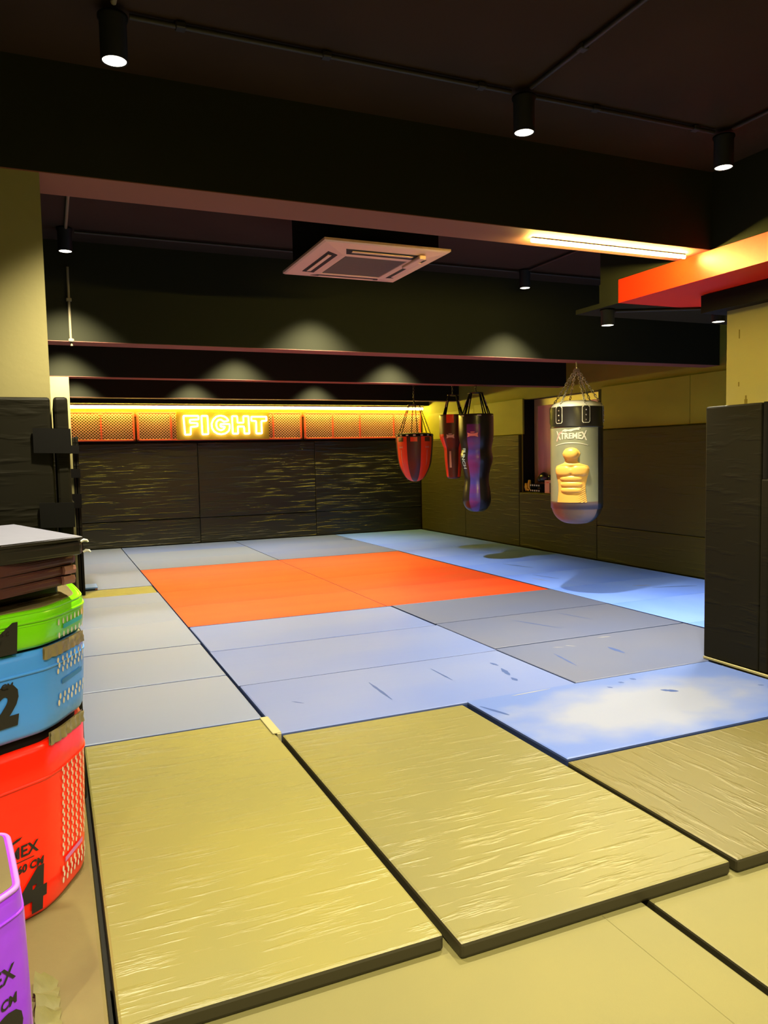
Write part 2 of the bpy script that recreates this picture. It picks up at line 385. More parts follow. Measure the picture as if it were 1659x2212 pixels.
mat_obj(L, LX0, LX1, 11.0, 12.05, Zb, 0, 'pale blue floor mat at the rear column, second beyond the yellow gap strip', GB, r=.003, gap=.0008)
mat_obj(L, LX0, LX1, 12.05, 13.98, Zb, 0, 'pale blue floor mat filling the corner behind the rear column', GB, r=.003, gap=.0008)
# middle rows in front of the orange area
def sc(*l): return [(p, q, w, mi) for (p, q, w, mi) in l]
B = M['blue']
mat_obj(B, 1.08, 3.075, 3.99, 4.98, Zb, .002, 'scuffed lavender blue floor mat touching the far edge of the wide khaki mat', GB,
        sc(((1.877, 4.647), (1.868, 4.248), .012, 1), ((2.39, 4.754), (2.394, 4.437), .008, 1), ((2.837, 4.69), (2.85, 4.60), .014, 1), ((2.83, 4.53), (2.79, 4.36), .02, 1), ((2.77, 4.31), (2.765, 4.23), .02, 1), ((1.3, 4.5), (1.36, 4.43), .006, 1)))
mat_obj(B, 1.08, 3.075, 4.98, 5.975, Zb, 0, 'lavender blue floor mat in the middle row between khaki and orange mats', GB, r=.003, gap=.0008)
mat_obj(B, 1.08, 3.075, 5.985, 6.975, Zb, 0, 'lavender blue floor mat along the front edge of the orange area', GB)
G = M['blue_g']
mat_obj(G, 3.085, 5.0, 4.03, 5.035, Zb, -.002, 'greyish blue floor mat at the foot of the padded column, with dark scuffs', GB,
        sc(((3.396, 4.70), (3.342, 4.36), .010, 1), ((3.876, 4.67), (3.866, 4.47), .02, 1), ((3.50, 4.86), (3.58, 4.82), .005, 2), ((3.62, 4.86), (3.68, 4.80), .006, 2), ((4.0, 4.95), (4.12, 4.93), .008, 2)))
mat_obj(G, 3.085, 5.0, 5.035, 6.03, Zb, 0, 'greyish blue floor mat, one row behind the padded column', GB,
        sc(((3.75, 5.85), (3.95, 5.35), .008, 1), ((4.3, 5.9), (4.4, 5.5), .007, 1)))
mat_obj(G, 3.085, 5.0, 6.03, 6.98, Zb, 0, 'greyish blue floor mat ending at the orange corner opposite the padded column', GB, r=.003, gap=.0008)
# near chafed mat
mat_obj(M['blue_cloud'], 2.25, 4.22, 3.01, 4.02, Zb, .004, 'bright blue floor mat with a big chafed white patch before the padded column', GB,
        sc(((2.279, 3.89), (2.35, 3.68), .014, 1), ((3.44, 3.65), (3.52, 3.58), .022, 1), ((3.32, 3.90), (3.345, 3.87), .016, 1), ((3.44, 3.93), (3.46, 3.89), .02, 1), ((3.19, 3.85), (3.21, 3.82), .012, 1), ((4.05, 3.45), (4.08, 3.43), .01, 1), ((2.55, 3.97), (2.85, 3.985), .006, 2)))
# window side column of blue mats
R_ = M['blue_r']; RX0, RX1 = 5.01, 6.87
rl = ['strong blue floor mat in the window wall row, partly behind the padded column',
      'strong blue floor mat in the window wall row, one beyond the padded column',
      'strong blue floor mat in the window wall row, two beyond the padded column',
      'strong blue floor mat below the heavy bag with the torso',
      'strong blue floor mat under the dark shadow of the heavy bag',
      'strong blue floor mat before the window niche, beyond the bag shadow',
      'strong blue floor mat along the window wall beside the far orange corner']
ys = [4.0, 5.0, 6.0, 7.0, 8.0, 9.0, 10.0, 11.0]
for i in range(7):
    s_ = ()
    if i == 4: s_ = sc(((5.6, 8.9), (5.75, 8.4), .012, 1))
    if i == 2: s_ = sc(((6.0, 6.5), (6.5, 6.35), .012, 1), ((5.9, 6.7), (6.1, 6.62), .01, 2))
    if i == 3: s_ = sc(((5.4, 7.9), (5.5, 7.5), .01, 1), ((5.25, 7.7), (5.3, 7.4), .006, 2))
    mat_obj(R_, RX0, RX1, ys[i], ys[i+1], Zb, 0, rl[i], GB, s_, r=.003, gap=.0008)
# far rows
for i, (y0, y1) in enumerate(((11.0, 11.96), (11.96, 13.0), (13.0, 13.98))):
    w = ('touching the far edge of the orange area', 'midway between orange area and padded wall', 'along the foot of the padded wall')[i]
    mat_obj(L if i < 2 else B, 1.08, 3.04, y0, y1, Zb, 0, 'pale blue floor mat before the neon sign, ' + w, GB, r=.003, gap=.0008)
    mat_obj(B, 3.05, 5.0, y0, y1, Zb, 0, 'blue floor mat under the teardrop bag side, ' + w, GB, ((((4.9, 13.2), (4.95, 12.9), .05, 1),) if i == 2 else ()), r=.003, gap=.0008)
    mat_obj(R_, 5.01, RX1, y0, y1, Zb, 0, 'strong blue corner floor mat, ' + w, GB, r=.003, gap=.0008)
# orange area
for i in range(4):
    for j in range(2):
        x0, x1 = ((1.08, 3.03), (3.035, 4.98))[j]
        mat_obj(M['orange'], x0, x1, 6.98+i, 7.98+i, Zb, 0, 'orange floor mat, %s row from the khaki mats, on the %s' % (('first', 'second', 'third', 'fourth')[i], ('box stack side', 'window side')[j]), GO, r=.003, gap=.001)
# khaki upper mats
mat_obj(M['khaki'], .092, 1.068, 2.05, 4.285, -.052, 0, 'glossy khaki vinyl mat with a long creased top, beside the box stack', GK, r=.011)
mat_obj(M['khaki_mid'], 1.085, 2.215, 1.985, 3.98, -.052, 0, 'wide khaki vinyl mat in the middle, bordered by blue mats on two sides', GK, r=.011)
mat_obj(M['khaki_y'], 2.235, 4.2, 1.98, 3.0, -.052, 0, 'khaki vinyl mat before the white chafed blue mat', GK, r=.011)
mat_obj(M['khaki_left'], -1.2, .083, 1.0, 4.27, -.052, -.008, 'tan vinyl mat under the stack of coloured boxes', GK, r=.014)
# lower layer
mat_obj(M['khaki_low'], .095, 1.81, -.2, 2.3, -.112, -.054, 'smooth khaki mat of the lower layer with a straight fold line', GK, r=.008)
mat_obj(M['khaki_low'], 1.83, 3.9, -.2, 2.3, -.112, -.054, 'smooth khaki mat of the lower layer at the seam beside the folded one', GK, r=.008)
b = MB(); b.tube([(1.63, -.1, -.0545), (1.63, 2.0, -.0545)], .0022, 6); o = b.build('fold_line', M['khaki_low'], bpy.data.objects['floor_mat.%03d' % (len([x for x in bpy.data.objects if x.name.startswith('floor_mat')])-2)])
mat_obj(M['khaki'], -.95, 1.066, 9.022, 9.558, -.112, -.004, 'narrow yellowish khaki strip of mat filling the gap between pale blue mats', GK, r=.003, name='floor_mat', gap=.001)
b = MB()
for seg in ((-.95, 8.9, 2.4, 8.9), (0, 0, 0, 0)): pass
# hidden levelling boards that carry the upper mats
b = MB(); b.box(BX0+.05, -.96, -.3, 13.9, -.112, -.0525); b.box(-.95, WX-.1, 2.31, 9.02, -.112, -.0525); b.box(-.95, WX-.1, 9.56, 13.98, -.112, -.0525); b.box(1.08, WX-.1, 9.02, 9.56, -.112, -.0525); b.box(3.91, WX-.1, -.2, 2.31, -.112, -.0525); b.box(-.95, .09, -.2, 2.31, -.112, -.0525)
struct(b.build('floor_underlay', M['floor_base']), 'dark underlay below the mats')
b = MB(); b.box(1.068, 1.092, 3.99, 4.285, -.05, .004, r=.003); b.box(1.045, 1.094, 4.0, 4.285, .0005, .008, r=.003)
tag(b.build('foam_strip', M['foam']), 'cream foam strip wedged at the corner of two khaki mats', 'foam strip')
b = MB(); b.prism([(4.235, 3.50), (4.255, 3.50), (4.262, 4.09), (4.25, 4.09)], .004, .016)
tag(b.build('foam_edge', M['foam']), 'thin cream foam edge along the foot of the padded column', 'foam strip')
# blue kick block on the floor by the rear column
t = thing('foam_block', 'small flat blue foam block on the floor by the rear column', 'foam block', (.42, 9.72, 0))
bx('block_top', M['blue_obj'], .31, .455, 9.56, 9.85, .012, .035, parent=t, r=.005)
bx('block_base', M['black'], .315, .45, 9.565, 9.845, .0005, .013, parent=t)
bx('end_label', M['pink_tab'], .425, .452, 9.556, 9.5655, .004, .02, parent=t)

# ------------------------------------------------------------------ wall pads
GP = 'black vinyl wall pads on the neon sign wall'; GR = 'olive vinyl wall pads on the window wall'
def pad(m, x0, x1, y0, y1, z0, z1, label, group, r=.012, name='wall_pad'):
    b = MB(); b.box(x0, x1, y0, y1, z0, z1, r=r)
    return tag(b.build(name, m), label, 'wall pad', group)
for (x0, x1, w) in ((-1.6, 2.448, 'partly behind the rear column'), (2.45, 4.648, 'below the neon sign'), (4.65, 6.89, 'behind the teardrop bag')):
    pad(M['pad_back'], x0, x1, 14.0, 14.058, .462, 1.805, 'tall black creased wall pad ' + w, GP)
    pad(M['pad_back'], x0, x1, 14.0, 14.058, .004, .458, 'low black wall pad at floor level ' + w, GP)
PX0, PX1 = 6.895, 6.955
pad(M['pad_right'], PX0, PX1, 12.2, 13.99, .004, 1.79, 'olive black wall pad in the corner behind the hanging bags', GR)
pad(M['pad_right'], PX0, PX1, 10.45, 12.195, .004, 1.79, 'olive black wall pad between the violet bag and the window niche', GR)
pad(M['pad_right'], PX0, PX1, 8.54, 10.445, .004, .872, 'short wall pad below the window niche', GR)
pad(M['pad_right'], PX0, PX1, 6.58, 8.535, .485, 1.79, 'olive black wall pad beside the heavy bag with the torso', GR)
pad(M['pad_right'], PX0, PX1, 6.58, 8.535, .004, .48, 'low olive black wall pad at floor level beside the heavy bag shadow', GR)
pad(M['pad_right'], PX0, PX1, 4.6, 6.575, .485, 1.79, 'olive black wall pad half hidden by the padded column', GR)
pad(M['pad_right'], PX0, PX1, 4.6, 6.575, .004, .48, 'low olive black wall pad half hidden by the padded column', GR)
GU = 'mustard boards above the wall pads'
pad(M['olive_pad'], 6.925, 6.957, 10.38, 11.9, 1.80, 2.36, 'mustard wall board above the pads beside the violet bag', GU, r=.004, name='wall_board')
pad(M['olive_pad'], 6.925, 6.957, 11.905, 13.95, 1.80, 2.30, 'mustard wall board in the corner under the end of the light strip', GU, r=.004, name='wall_board')
pad(M['olive_pad'], 6.925, 6.957, 6.9, 8.48, 1.80, 2.37, 'mustard wall board above the pads on the column side of the window niche', GU, r=.004, name='wall_board')
pad(M['olive_pad'], 6.925, 6.957, 4.9, 6.895, 1.80, 2.37, 'mustard wall board running behind the padded column', GU, r=.004, name='wall_board')

# column pads and straps
GC = 'black column pads'
pad(M['pad_col'], -.78, .015, 3.575, 3.648, .004, 1.778, 'black front pad of the column beside the stacked boxes', GC)
pad(M['pad_col'], .028, .085, 3.58, 4.25, .004, 1.78, 'narrow black side pad strapped to the column beside the stacked boxes', GC)
pad(M['pad_col'], -.45, .208, 9.235, 9.298, .004, 1.78, 'black front pad of the rear column', GC)
pad(M['pad_col'], .25, .272, 9.245, 9.85, .004, 1.78, 'inner thin black side pad of the rear column', GC, r=.006)
pad(M['pad_col'], .28, .308, 9.245, 9.85, .004, 1.785, 'outer thin black side pad of the rear column', GC, r=.006)
GS = 'velcro straps around the padded columns'
def strap(x0, x1, y, z0, z1, label, tilt=0.):
    b = MB()
    n = 6; vs = []; 
    for i in range(n+1):
        x = x0+(x1-x0)*i/n; dz = tilt*i/n; yy = y-.002*math.sin(PI*i/n)
        vs += [(x, yy, z0+dz), (x, yy, z1+dz), (x, yy+.006, z0+dz), (x, yy+.006, z1+dz)]
    fs = []
    for i in range(n):
        o = 4*i; p = o+4
        fs += [(o, p, p+1, o+1), (o+2, o+3, p+3, p+2), (o+1, p+1, p+3, o+3), (o, o+2, p+2, p)]
    fs += [(0, 1, 3, 2), (4*n, 4*n+2, 4*n+3, 4*n+1)]
    b.add(vs, fs)
    b.box(x1, x1+.005, y, y+.35, z0+tilt, z1+tilt)
    tag(b.build('velcro_strap', M['strap']), label, 'strap', GS)
strap(-.057, .086, 3.562, 1.543, 1.648, 'wide black upper strap round the pads of the column beside the boxes', -.004)
strap(-.046, .086, 3.562, 1.225, 1.332, 'wide black lower strap round the pads of the column beside the boxes', -.003)
strap(.205, .309, 9.228, 1.60, 1.69, 'topmost small strap round the pads of the rear column', -.005)
strap(.203, .309, 9.228, 1.33, 1.43, 'middle small strap round the pads of the rear column', -.003)
strap(.20, .309, 9.228, .99, 1.15, 'lowest small strap round the pads of the rear column', 0)
pad(M['pad_col'], 4.262, 4.312, 3.635, 4.10, .012, 1.797, 'tall black side pad of the column under the red bulkhead', GC)
pad(M['pad_col'], 4.262, 4.95, 3.565, 3.63, .012, 1.30, 'short black front pad of the column under the red bulkhead', GC)
b = MB(); b.tube([(4.285, 3.608, 1.30), (4.285, 3.608, 1.80)], .022, 12)  # round black upright at the pad corner
tag(b.build('edge_upright', M['strap']), 'round black edge upright on the corner of the column under the red bulkhead', 'upright')
b = MB(); b.box(4.30, 4.62, 3.44, 3.555, .006, .14, r=.03, seg=3)
tag(b.build('kick_block', M['tangerine']), 'red rounded block peeking out at the foot of the padded column', 'block')

# ------------------------------------------------------------------ niche: window, things on the sill
o = thing('window_1', 'sliding window with tinted panes in the niche', 'window', (WX+.24, 9.45, NZ0)); o['kind'] = 'structure'
mb = MB(); XW = WX+.20
for (y0, y1, z0, z1) in ((8.5, 10.4, 2.24, 2.345), (8.5, 10.4, .88, .92), (8.5, 8.56, .92, 2.24), (10.34, 10.4, .92, 2.24), (9.46, 9.56, .92, 2.24)):
    mb.box(XW, XW+.07, y0, y1, z0, z1)
mb.build('window_frame', M['frame_alu'], o)
mb = MB(); mb.box(XW+.03, XW+.036, 9.56, 10.34, .92, 2.24); mb.build('pane', M['curtain'], o)
mb = MB(); mb.box(XW+.045, XW+.051, 8.56, 9.46, .92, 2.24); mb.build('pane', M['curtain'], o)
struct(bx('wall_closure', M['black'], WX+.272, WX+.30, 8.4, 10.5, .8, 2.42), 'dark back of the window niche')

SZ = NZ0
# yellow clips
t = thing('grip_trainer', 'yellow curved grip trainer at the end of the niche sill', 'trainer', (6.985, 10.32, SZ))
b = MB(); b.tube([(6.985, 10.37, SZ+.02), (6.985, 10.38, SZ+.08), (6.985, 10.385, SZ+.14)], [.02, .034, .022], 12); b.build('handle', M['yellow'], t)
b = MB(); b.tube([(6.985, 10.30, SZ+.06), (6.985, 10.295, SZ+.13), (6.985, 10.285, SZ+.19)], [.015, .028, .02], 12); b.build('handle', M['yellow'], t)
b = MB(); b.tube([(6.985, 10.36+.0-.02*k+.0, SZ+.028+.012*abs(2-k)) for k in range(5)]+[(6.985, 10.265, SZ+.07)], .014, 10); b.build('coil', M['yellow'], t)
# two rows of small dumbbells on a rack (dark with bright end caps)
GD = 'small dumbbells on the niche rack'
rk = thing('dumbbell_rack', 'dark low rack holding small dumbbells on the niche sill', 'rack', (7.06, 10.10, SZ))
bx('shelf', M['black'], 6.965, 7.10, 9.97, 10.24, SZ+.075, SZ+.081, parent=rk)
for y in (9.965, 10.237): bx('side_frame', M['black'], 6.965, 7.10, y, y+.006, SZ, SZ+.13, parent=rk)
first = None
for j in range(2):
    for i in range(5):
        loc = (6.965, 10.215-.055*i, SZ+.03+.082*j)
        lab = 'dark dumbbell, %s from the yellow grip trainer on the %s tier' % (('first', 'second', 'third', 'fourth', 'fifth')[i], ('lower', 'upper')[j])
        if first is None:
            first = thing('dumbbell', lab, 'dumbbell', loc, GD)
            b = MB(); x, y, z = loc
            b.tube([(x-.005, y, z), (x+.03, y, z)], .022, 10); b.build('weight', M['gunmetal'], first)
            b = MB(); b.tube([(x+.09, y, z), (x+.125, y, z)], .022, 10); b.build('weight', M['gunmetal'], first)
            b = MB(); b.tube([(x+.03, y, z), (x+.09, y, z)], .01, 8); b.build('handle', M['steel'], first)
            b = MB(); b.tube([(x-.009, y, z), (x-.005, y, z)], .014, 10); b.build('end_cap', M['white'], first)
        else: dup(first, loc, lab)
# pink carton
t = thing('carton', 'pink carton with a red mark standing on the niche sill', 'box', (7.04, 9.76, SZ))
bx('carton_body', M['box_pink'], 6.945, 7.12, 9.60, 9.825, SZ, SZ+.20, parent=t, r=.003)
bx('red_mark', M['mesh_red'], 6.9435, 6.9452, 9.72, 9.78, SZ+.155, SZ+.175, parent=t)
bx('dark_side', M['bag_brown'], 6.944, 6.9455, 9.605, 9.70, SZ+.01, SZ+.16, parent=t)
# black gloves heap
def blob(name, pts, label, m=M['black_gloss'], cat='glove', group=None):
    bm = bmesh.new()
    for (c, r, s) in pts:
        q = bmesh.ops.create_icosphere(bm, subdivisions=3, radius=r)
        for v in q['verts']:
            n_ = mnoise.noise(Vector(v.co)*14)*.1
            v.co = Vector((v.co.x*s[0]*(1+n_), v.co.y*s[1]*(1+n_), v.co.z*s[2]*(1+n_)))+Vector(c)
    b = MB(); b.bm(bm, 0, True); return tag(b.build(name, m), label, cat, group)
blob('boxing_glove', [((7.07, 10.02, SZ+.235), .095, (.6, 1.1, .85)), ((7.07, 10.12, SZ+.205), .06, (.7, 1, .9))], 'black boxing glove lying on top of the dumbbells in the niche')
blob('boxing_glove', [((7.085, 9.67, SZ+.285), .08, (.5, .8, 1.1)), ((7.085, 9.655, SZ+.38), .055, (.6, .8, 1.1))], 'black boxing glove lying on top of the pink carton')
blob('boxing_glove', [((7.03, 9.785, SZ+.24), .042, (.9, 1.1, 1.0))], 'small black glove at the edge of the pink carton top')

# ------------------------------------------------------------------ grille wall: red framed mesh, LED strip, FIGHT sign
GG = 'red framed mesh grilles on the rear wall'
def grille(x0, x1, divs, label):
    t = thing('mesh_grille', label, 'grille', ((x0+x1)/2, 13.97, 1.84), GG)
    z0, z1, y = 1.847, 2.345, 13.985
    b = MB()
    for (a, c, d, e) in ((x0, x1, z0, z0+.03), (x0, x1, z1-.016, z1), (x0, x0+.03, z0, z1), (x1-.03, x1, z0, z1)):
        b.box(a, c, y-.015, y+.015, d, e, r=.003, seg=1)
    b.build('frame', M['mesh_red'], t)
    for d in divs:
        q = MB(); q.box(d-.014, d+.014, y-.013, y+.013, z0+.03, z1-.016); q.build('divider', M['mesh_red'], t)
    b = MB(); cw = .0535; ch = .049; hz0, hz1 = z0+.025, z1-.012; H = hz1-hz0
    sl = ch/cw
    def bar(p, q):
        (xa, za), (xb, zb) = p, q
        d = Vector((xb-xa, 0, zb-za)); n = Vector((-d.z, 0, d.x)).normalized()*.0050
        vs = []
        for (xx, zz) in (p, q):
            for sg in (1, -1):
                vs += [(xx+sg*n.x, y-.004, zz+sg*n.z), (xx+sg*n.x, y+.004, zz+sg*n.z)]
        b.add(vs, [(0, 4, 6, 2), (1, 3, 7, 5), (0, 1, 5, 4), (2, 6, 7, 3)])
    k = int((x1-x0+H/sl)/cw)+2
    for i in range(-int(H/ch)-3, k+2):
        for sg in (1, -1):
            xs = x0+i*cw-(0 if sg < 0 else H/sl)
            a, c = (xs, hz0), (xs+H/sl, hz1)
            if sg < 0: a, c = (xs, hz1), (xs+H/sl, hz0)
            (xa, za), (xb, zb) = a, c
            if xb <= x0 or xa >= x1: continue
            if xa < x0: f = (x0-xa)/(xb-xa); za += (zb-za)*f; xa = x0
            if xb > x1: f = (x1-xa)/(xb-xa); zb = za+(zb-za)*f; xb = x1
            bar((xa, za), (xb, zb))
    b.build('mesh', M['mesh_pink'], t)
    return t
grille(-.55, 1.385, (.35, .84), 'red framed mesh grille at the rear column')
grille(1.425, 4.40, (2.0, 3.85), 'red framed mesh grille behind the neon sign')
grille(4.45, 6.90, (5.02, 5.58, 6.30), 'red framed mesh grille behind the teardrop bag')
struct(bx('trim_3', M['black'], -1.6, 6.9, 14.02, 14.058, 1.81, 1.845), 'black ledge under the grilles')
b = MB(); b.box(.0, 6.9, 14.04, 14.059, 2.275, 2.335); struct(b.build('trim_4', M['red_paint']), 'red rail behind the top of the grilles')
b = MB(); b.box(BX0, WX, 13.72, 14.05, 2.475, 2.56); struct(b.build('beam_7', M['beam']), 'dark pelmet above the light strip')
t = thing('light_strip', 'long glowing yellow light strip above the red grilles', 'light', (3.6, 13.95, 2.38))
b = MB(); b.box(.2, 6.93, 13.89, 14.056, 2.450, 2.4745); b.build('strip_base', M['ac_white'], t)
b = MB(); b.tube([(.2, 13.925, 2.425), (6.92, 13.925, 2.425)], .024, 10); b.build('strip_tube', M['led'], t)

SX = lambda cx: 2.097+(370+cx/7.213-380)*.00837
SZf = lambda cy: 1.862+(950-(870+cy/7.213))*.00813
t = thing('neon_sign', 'glowing neon sign reading FIGHT on a board tinted with its amber glow', 'sign', (2.92, 13.9, 1.86))
bx('sign_board', M['board'], 2.09, 3.755, 13.925, 13.945, 1.858, 2.352, parent=t)
LET = [
 ('F', [[(165, 210), (390, 210), (390, 265), (258, 272), (258, 318), (372, 324), (372, 372), (268, 382), (264, 500), (180, 503)]]),
 ('I', [[(435, 210), (527, 210), (530, 495), (440, 500)]]),
 ('G', [[(848, 285), (820, 240), (780, 215), (720, 205), (660, 222), (612, 268), (585, 335), (590, 400), (620, 455), (670, 490), (730, 500), (795, 487), (845, 450), (862, 400), (862, 338), (722, 338), (722, 378), (790, 382), (768, 420), (725, 438), (675, 415), (655, 360), (662, 305), (695, 272), (735, 268), (775, 302)]]),
 ('H', [[(905, 213), (985, 213), (988, 318), (1082, 318), (1082, 213), (1162, 213), (1170, 492), (1092, 492), (1088, 378), (990, 378), (992, 492), (908, 492)]]),
 ('T', [[(1208, 222), (1450, 222), (1450, 286), (1368, 292), (1370, 492), (1280, 492), (1284, 292), (1208, 286)]])]
def round_poly(p, r=9):
    out = []; n = len(p)
    for i in range(n):
        a = Vector(p[i-1]); c = Vector(p[i]); d = Vector(p[(i+1) % n])
        u = (a-c); w = (d-c); ru = min(r, u.length*.4); rw = min(r, w.length*.4); u.normalize(); w.normalize()
        q0 = c+u*ru; q1 = c+w*rw
        out += [q0, (q0+q1)*.25+c*.5, q1]
    return out
for nm, loops in LET:
    b = MB()
    for lp in loops:
        b.tube([(SX(q.x), 13.875, SZf(q.y)) for q in round_poly(lp)], .0145, 8, closed=True)
    b.build('neon_letter', M['neon'], t)

# ------------------------------------------------------------------ ceiling fittings
def lamp(loc, label, group='black cylinder ceiling lamps', h=.155, r=.05):
    x, y, z = loc      # z = mount height
    t = thing('ceiling_lamp', label, 'lamp', loc, group)
    b = MB(); b.lathe((x, y), [(0.001, z-.001), (r*1.12, z-.001), (r*1.12, z-.012), (r, z-.014), (r, z-h), (r*.9, z-h), (r*.86, z-h+.014), (0.001, z-h+.014)], 24); b.build('lamp_body', M['black'], t)
    b = MB(); b.lathe((x, y), [(0.001, z-h+.003), (r*.87, z-h+.003), (r*.87, z-h+.012), (0.001, z-h+.012)], 24); b.build('lamp_lens', M['lamp'], t)
    return t
def spot(loc, power, size=94, blend=.9, col=(1, .90, .60), rad=.04, tilt=None):
    l = bpy.data.lights.new('lamp_or_fill_spot', 'SPOT'); l.energy = power; l.spot_size = math.radians(size); l.spot_blend = blend
    l.color = col; l.shadow_soft_size = rad
    o = bpy.data.objects.new('lamp_or_fill_spot', l); COL.objects.link(o); o.location = loc
    if tilt: o.rotation_euler = tilt
    return o
L0 = lamp((.298, 3.15, 3.165), 'black cylinder lamp on the front ceiling over the box stack side', h=.165)
dup(L0, (2.122, 3.15, 3.165), 'black cylinder lamp at the fork of the conduits on the front ceiling')
dup(L0, (3.386, 3.15, 3.165), 'black cylinder lamp above the red bulkhead end of the front ceiling')
dup(L0, (.182, 6.15, 3.195), 'black cylinder lamp behind the front beam, above the thin vertical pipe')
dup(L0, (4.14, 6.15, 3.195), 'black cylinder lamp beyond the air conditioner, below the bright light tube')
B0 = lamp((3.91, 4.715, 2.563), 'small black lamp under the brown end of the bulkhead', h=.118)
dup(B0, (4.63, 4.34, 2.563), 'small black lamp beside the top of the column under the red bulkhead')
P = 500
for x in (.298, 2.122, 3.386): spot((x, 3.15, 2.985), P)
for x in (.182, 2.16, 4.14): spot((x, 6.15, 3.02), P*1.3)
for x in (.2, 2.12, 4.15): spot((x, 8.95, 3.02), P*1.25)
for x in (.4, 2.13, 4.18): spot((x, 12.15, 3.02), P*1.1)
for x, y, k in ((3.91, 4.715, .5), (4.63, 4.34, .5), (5.5, 4.66, .38), (6.3, 4.66, .38)): spot((x, y, 2.44), P*k, size=130)  # last two are added, with no lamp body, to brighten the window side mats
for x in (-1.2, .45, 2.15, 3.4): spot((x, .55, 3.0), P*.85, size=132)
for x in (-1.0, .6, 2.3): spot((x, -1.8, 3.0), P*.9, size=132)

GK2 = 'ceiling conduits'
def conduit(pts, label, m='conduit', r=.011, clips=()):
    t = MB(); t.tube(pts, r, 8); o = tag(t.build('conduit_pipe', M[m]), label, 'conduit', GK2)
    for c in clips:
        q = MB(); q.box(c[0]-.02, c[0]+.02, c[1]-.02, c[1]+.02, c[2]-.012, c[2]+.012, r=.004, seg=1); q.build('saddle_clip', M[m], o)
    return o
zc = 3.182
conduit([(.36, 3.165, zc), (2.06, 3.165, zc)], 'black conduit on the front ceiling from the box stack lamp to the fork', clips=((.55, 3.165, zc), (1.15, 3.165, zc), (1.9, 3.165, zc)))
conduit([(2.18, 3.165, zc), (3.33, 3.165, zc)], 'black conduit on the front ceiling from the fork to the bulkhead lamp', clips=((2.55, 3.165, zc), (3.2, 3.165, zc)))
conduit([(2.122, 3.09, zc), (2.14, -1.5, zc)], 'black conduit running from the fork lamp toward the viewer', clips=((2.125, 2.72, zc),))
conduit([(3.386, 3.09, zc), (3.40, -1.5, zc)], 'black conduit running from the bulkhead lamp toward the viewer')
conduit([(.298, 3.09, zc), (.30, -1.5, zc)], 'greyish conduit running from the box stack lamp toward the viewer', 'conduit_grey')
conduit([(.25, 6.17, zc), (1.95, 6.17, zc), (4.08, 6.17, zc)], 'black conduit behind the front beam, passing above the air conditioner')
conduit([(4.2, 6.17, zc), (5.2, 6.17, zc)], 'short black conduit from the middle lamp toward the bulkhead end')
conduit([(4.14, 6.08, zc), (4.14, 4.0, zc)], 'black conduit leaving the middle lamp toward the bright light tube')
conduit([(.19, 6.08, zc), (.19, 4.0, zc)], 'greyish conduit leaving the lamp behind the front beam', 'conduit_grey')
conduit([(2.47, 6.1, zc), (2.55, 4.0, zc)], 'black conduit on the ceiling beside the air conditioner')
conduit([(3.97, 4.70, 2.553), (4.55, 4.42, 2.553)], 'short black conduit under the bulkhead end between two small lamps')
conduit([(.20, 6.487, 3.0), (.20, 6.487, 2.47), (.205, 6.485, 2.40)], 'thin grey vertical pipe down the face of the beam behind the air conditioner', 'conduit_grey', r=.010, clips=((.20, 6.487, 2.75), (.203, 6.487, 2.44)))

# bright light tube under the front beam
t = thing('ceiling_tube_light', 'bright white yellow light tube under the front beam, touching the red bulkhead', 'light', (3.1, 3.72, 2.69))
bx('tube_base', M['black'], 2.59, 3.735, 3.766, 3.784, 2.722, 2.7302, parent=t)
b = MB(); b.tube([(2.59, 3.775, 2.712), (3.735, 3.775, 2.712)], .0115, 10); b.build('tube', M['led_near'], t)

# cassette air conditioner
AX0, AX1, AY0, AY1, AZ = 1.60, 2.47, 4.515, 5.43, 2.80
t = thing('air_conditioner', 'square ceiling cassette air conditioner with white panel in a pink bounce tint', 'air conditioner', ((AX0+AX1)/2, (AY0+AY1)/2, AZ))
bx('housing', M['black'], AX0+.06, AX1-.06, AY0+.06, AY1-.06, AZ+.035, 3.198, parent=t)
b = MB()
def ring(x0, x1, y0, y1, z): return [(x0, y0, z), (x1, y0, z), (x1, y1, z), (x0, y1, z)]
R = [ring(AX0, AX1, AY0, AY1, AZ+.035), ring(AX0, AX1, AY0, AY1, AZ+.02), ring(AX0+.012, AX1-.012, AY0+.012, AY1-.012, AZ+.012), ring(AX0+.19, AX1-.19, AY0+.19, AY1-.19, AZ-.012), ring(AX0+.215, AX1-.215, AY0+.215, AY1-.215, AZ-.012), ring(AX0+.22, AX1-.22, AY0+.22, AY1-.22, AZ-.004)]
vs = [p for r_ in R for p in r_]; fs = [(3, 2, 1, 0)]
for i in range(len(R)-1):
    for k in range(4): fs.append((4*i+k, 4*i+(k+1) % 4, 4*i+4+(k+1) % 4, 4*i+4+k))
fs.append((20, 21, 22, 23))
b.add(vs, fs); b.build('panel_frame', M['ac_white'], t)
b = MB(); b.box(AX0+.222, AX1-.222, AY0+.222, AY1-.222, AZ-.010, AZ-.003); b.build('intake_grille', M['ac_grille'], t)
cx_, cy_ = (AX0+AX1)/2, (AY0+AY1)/2
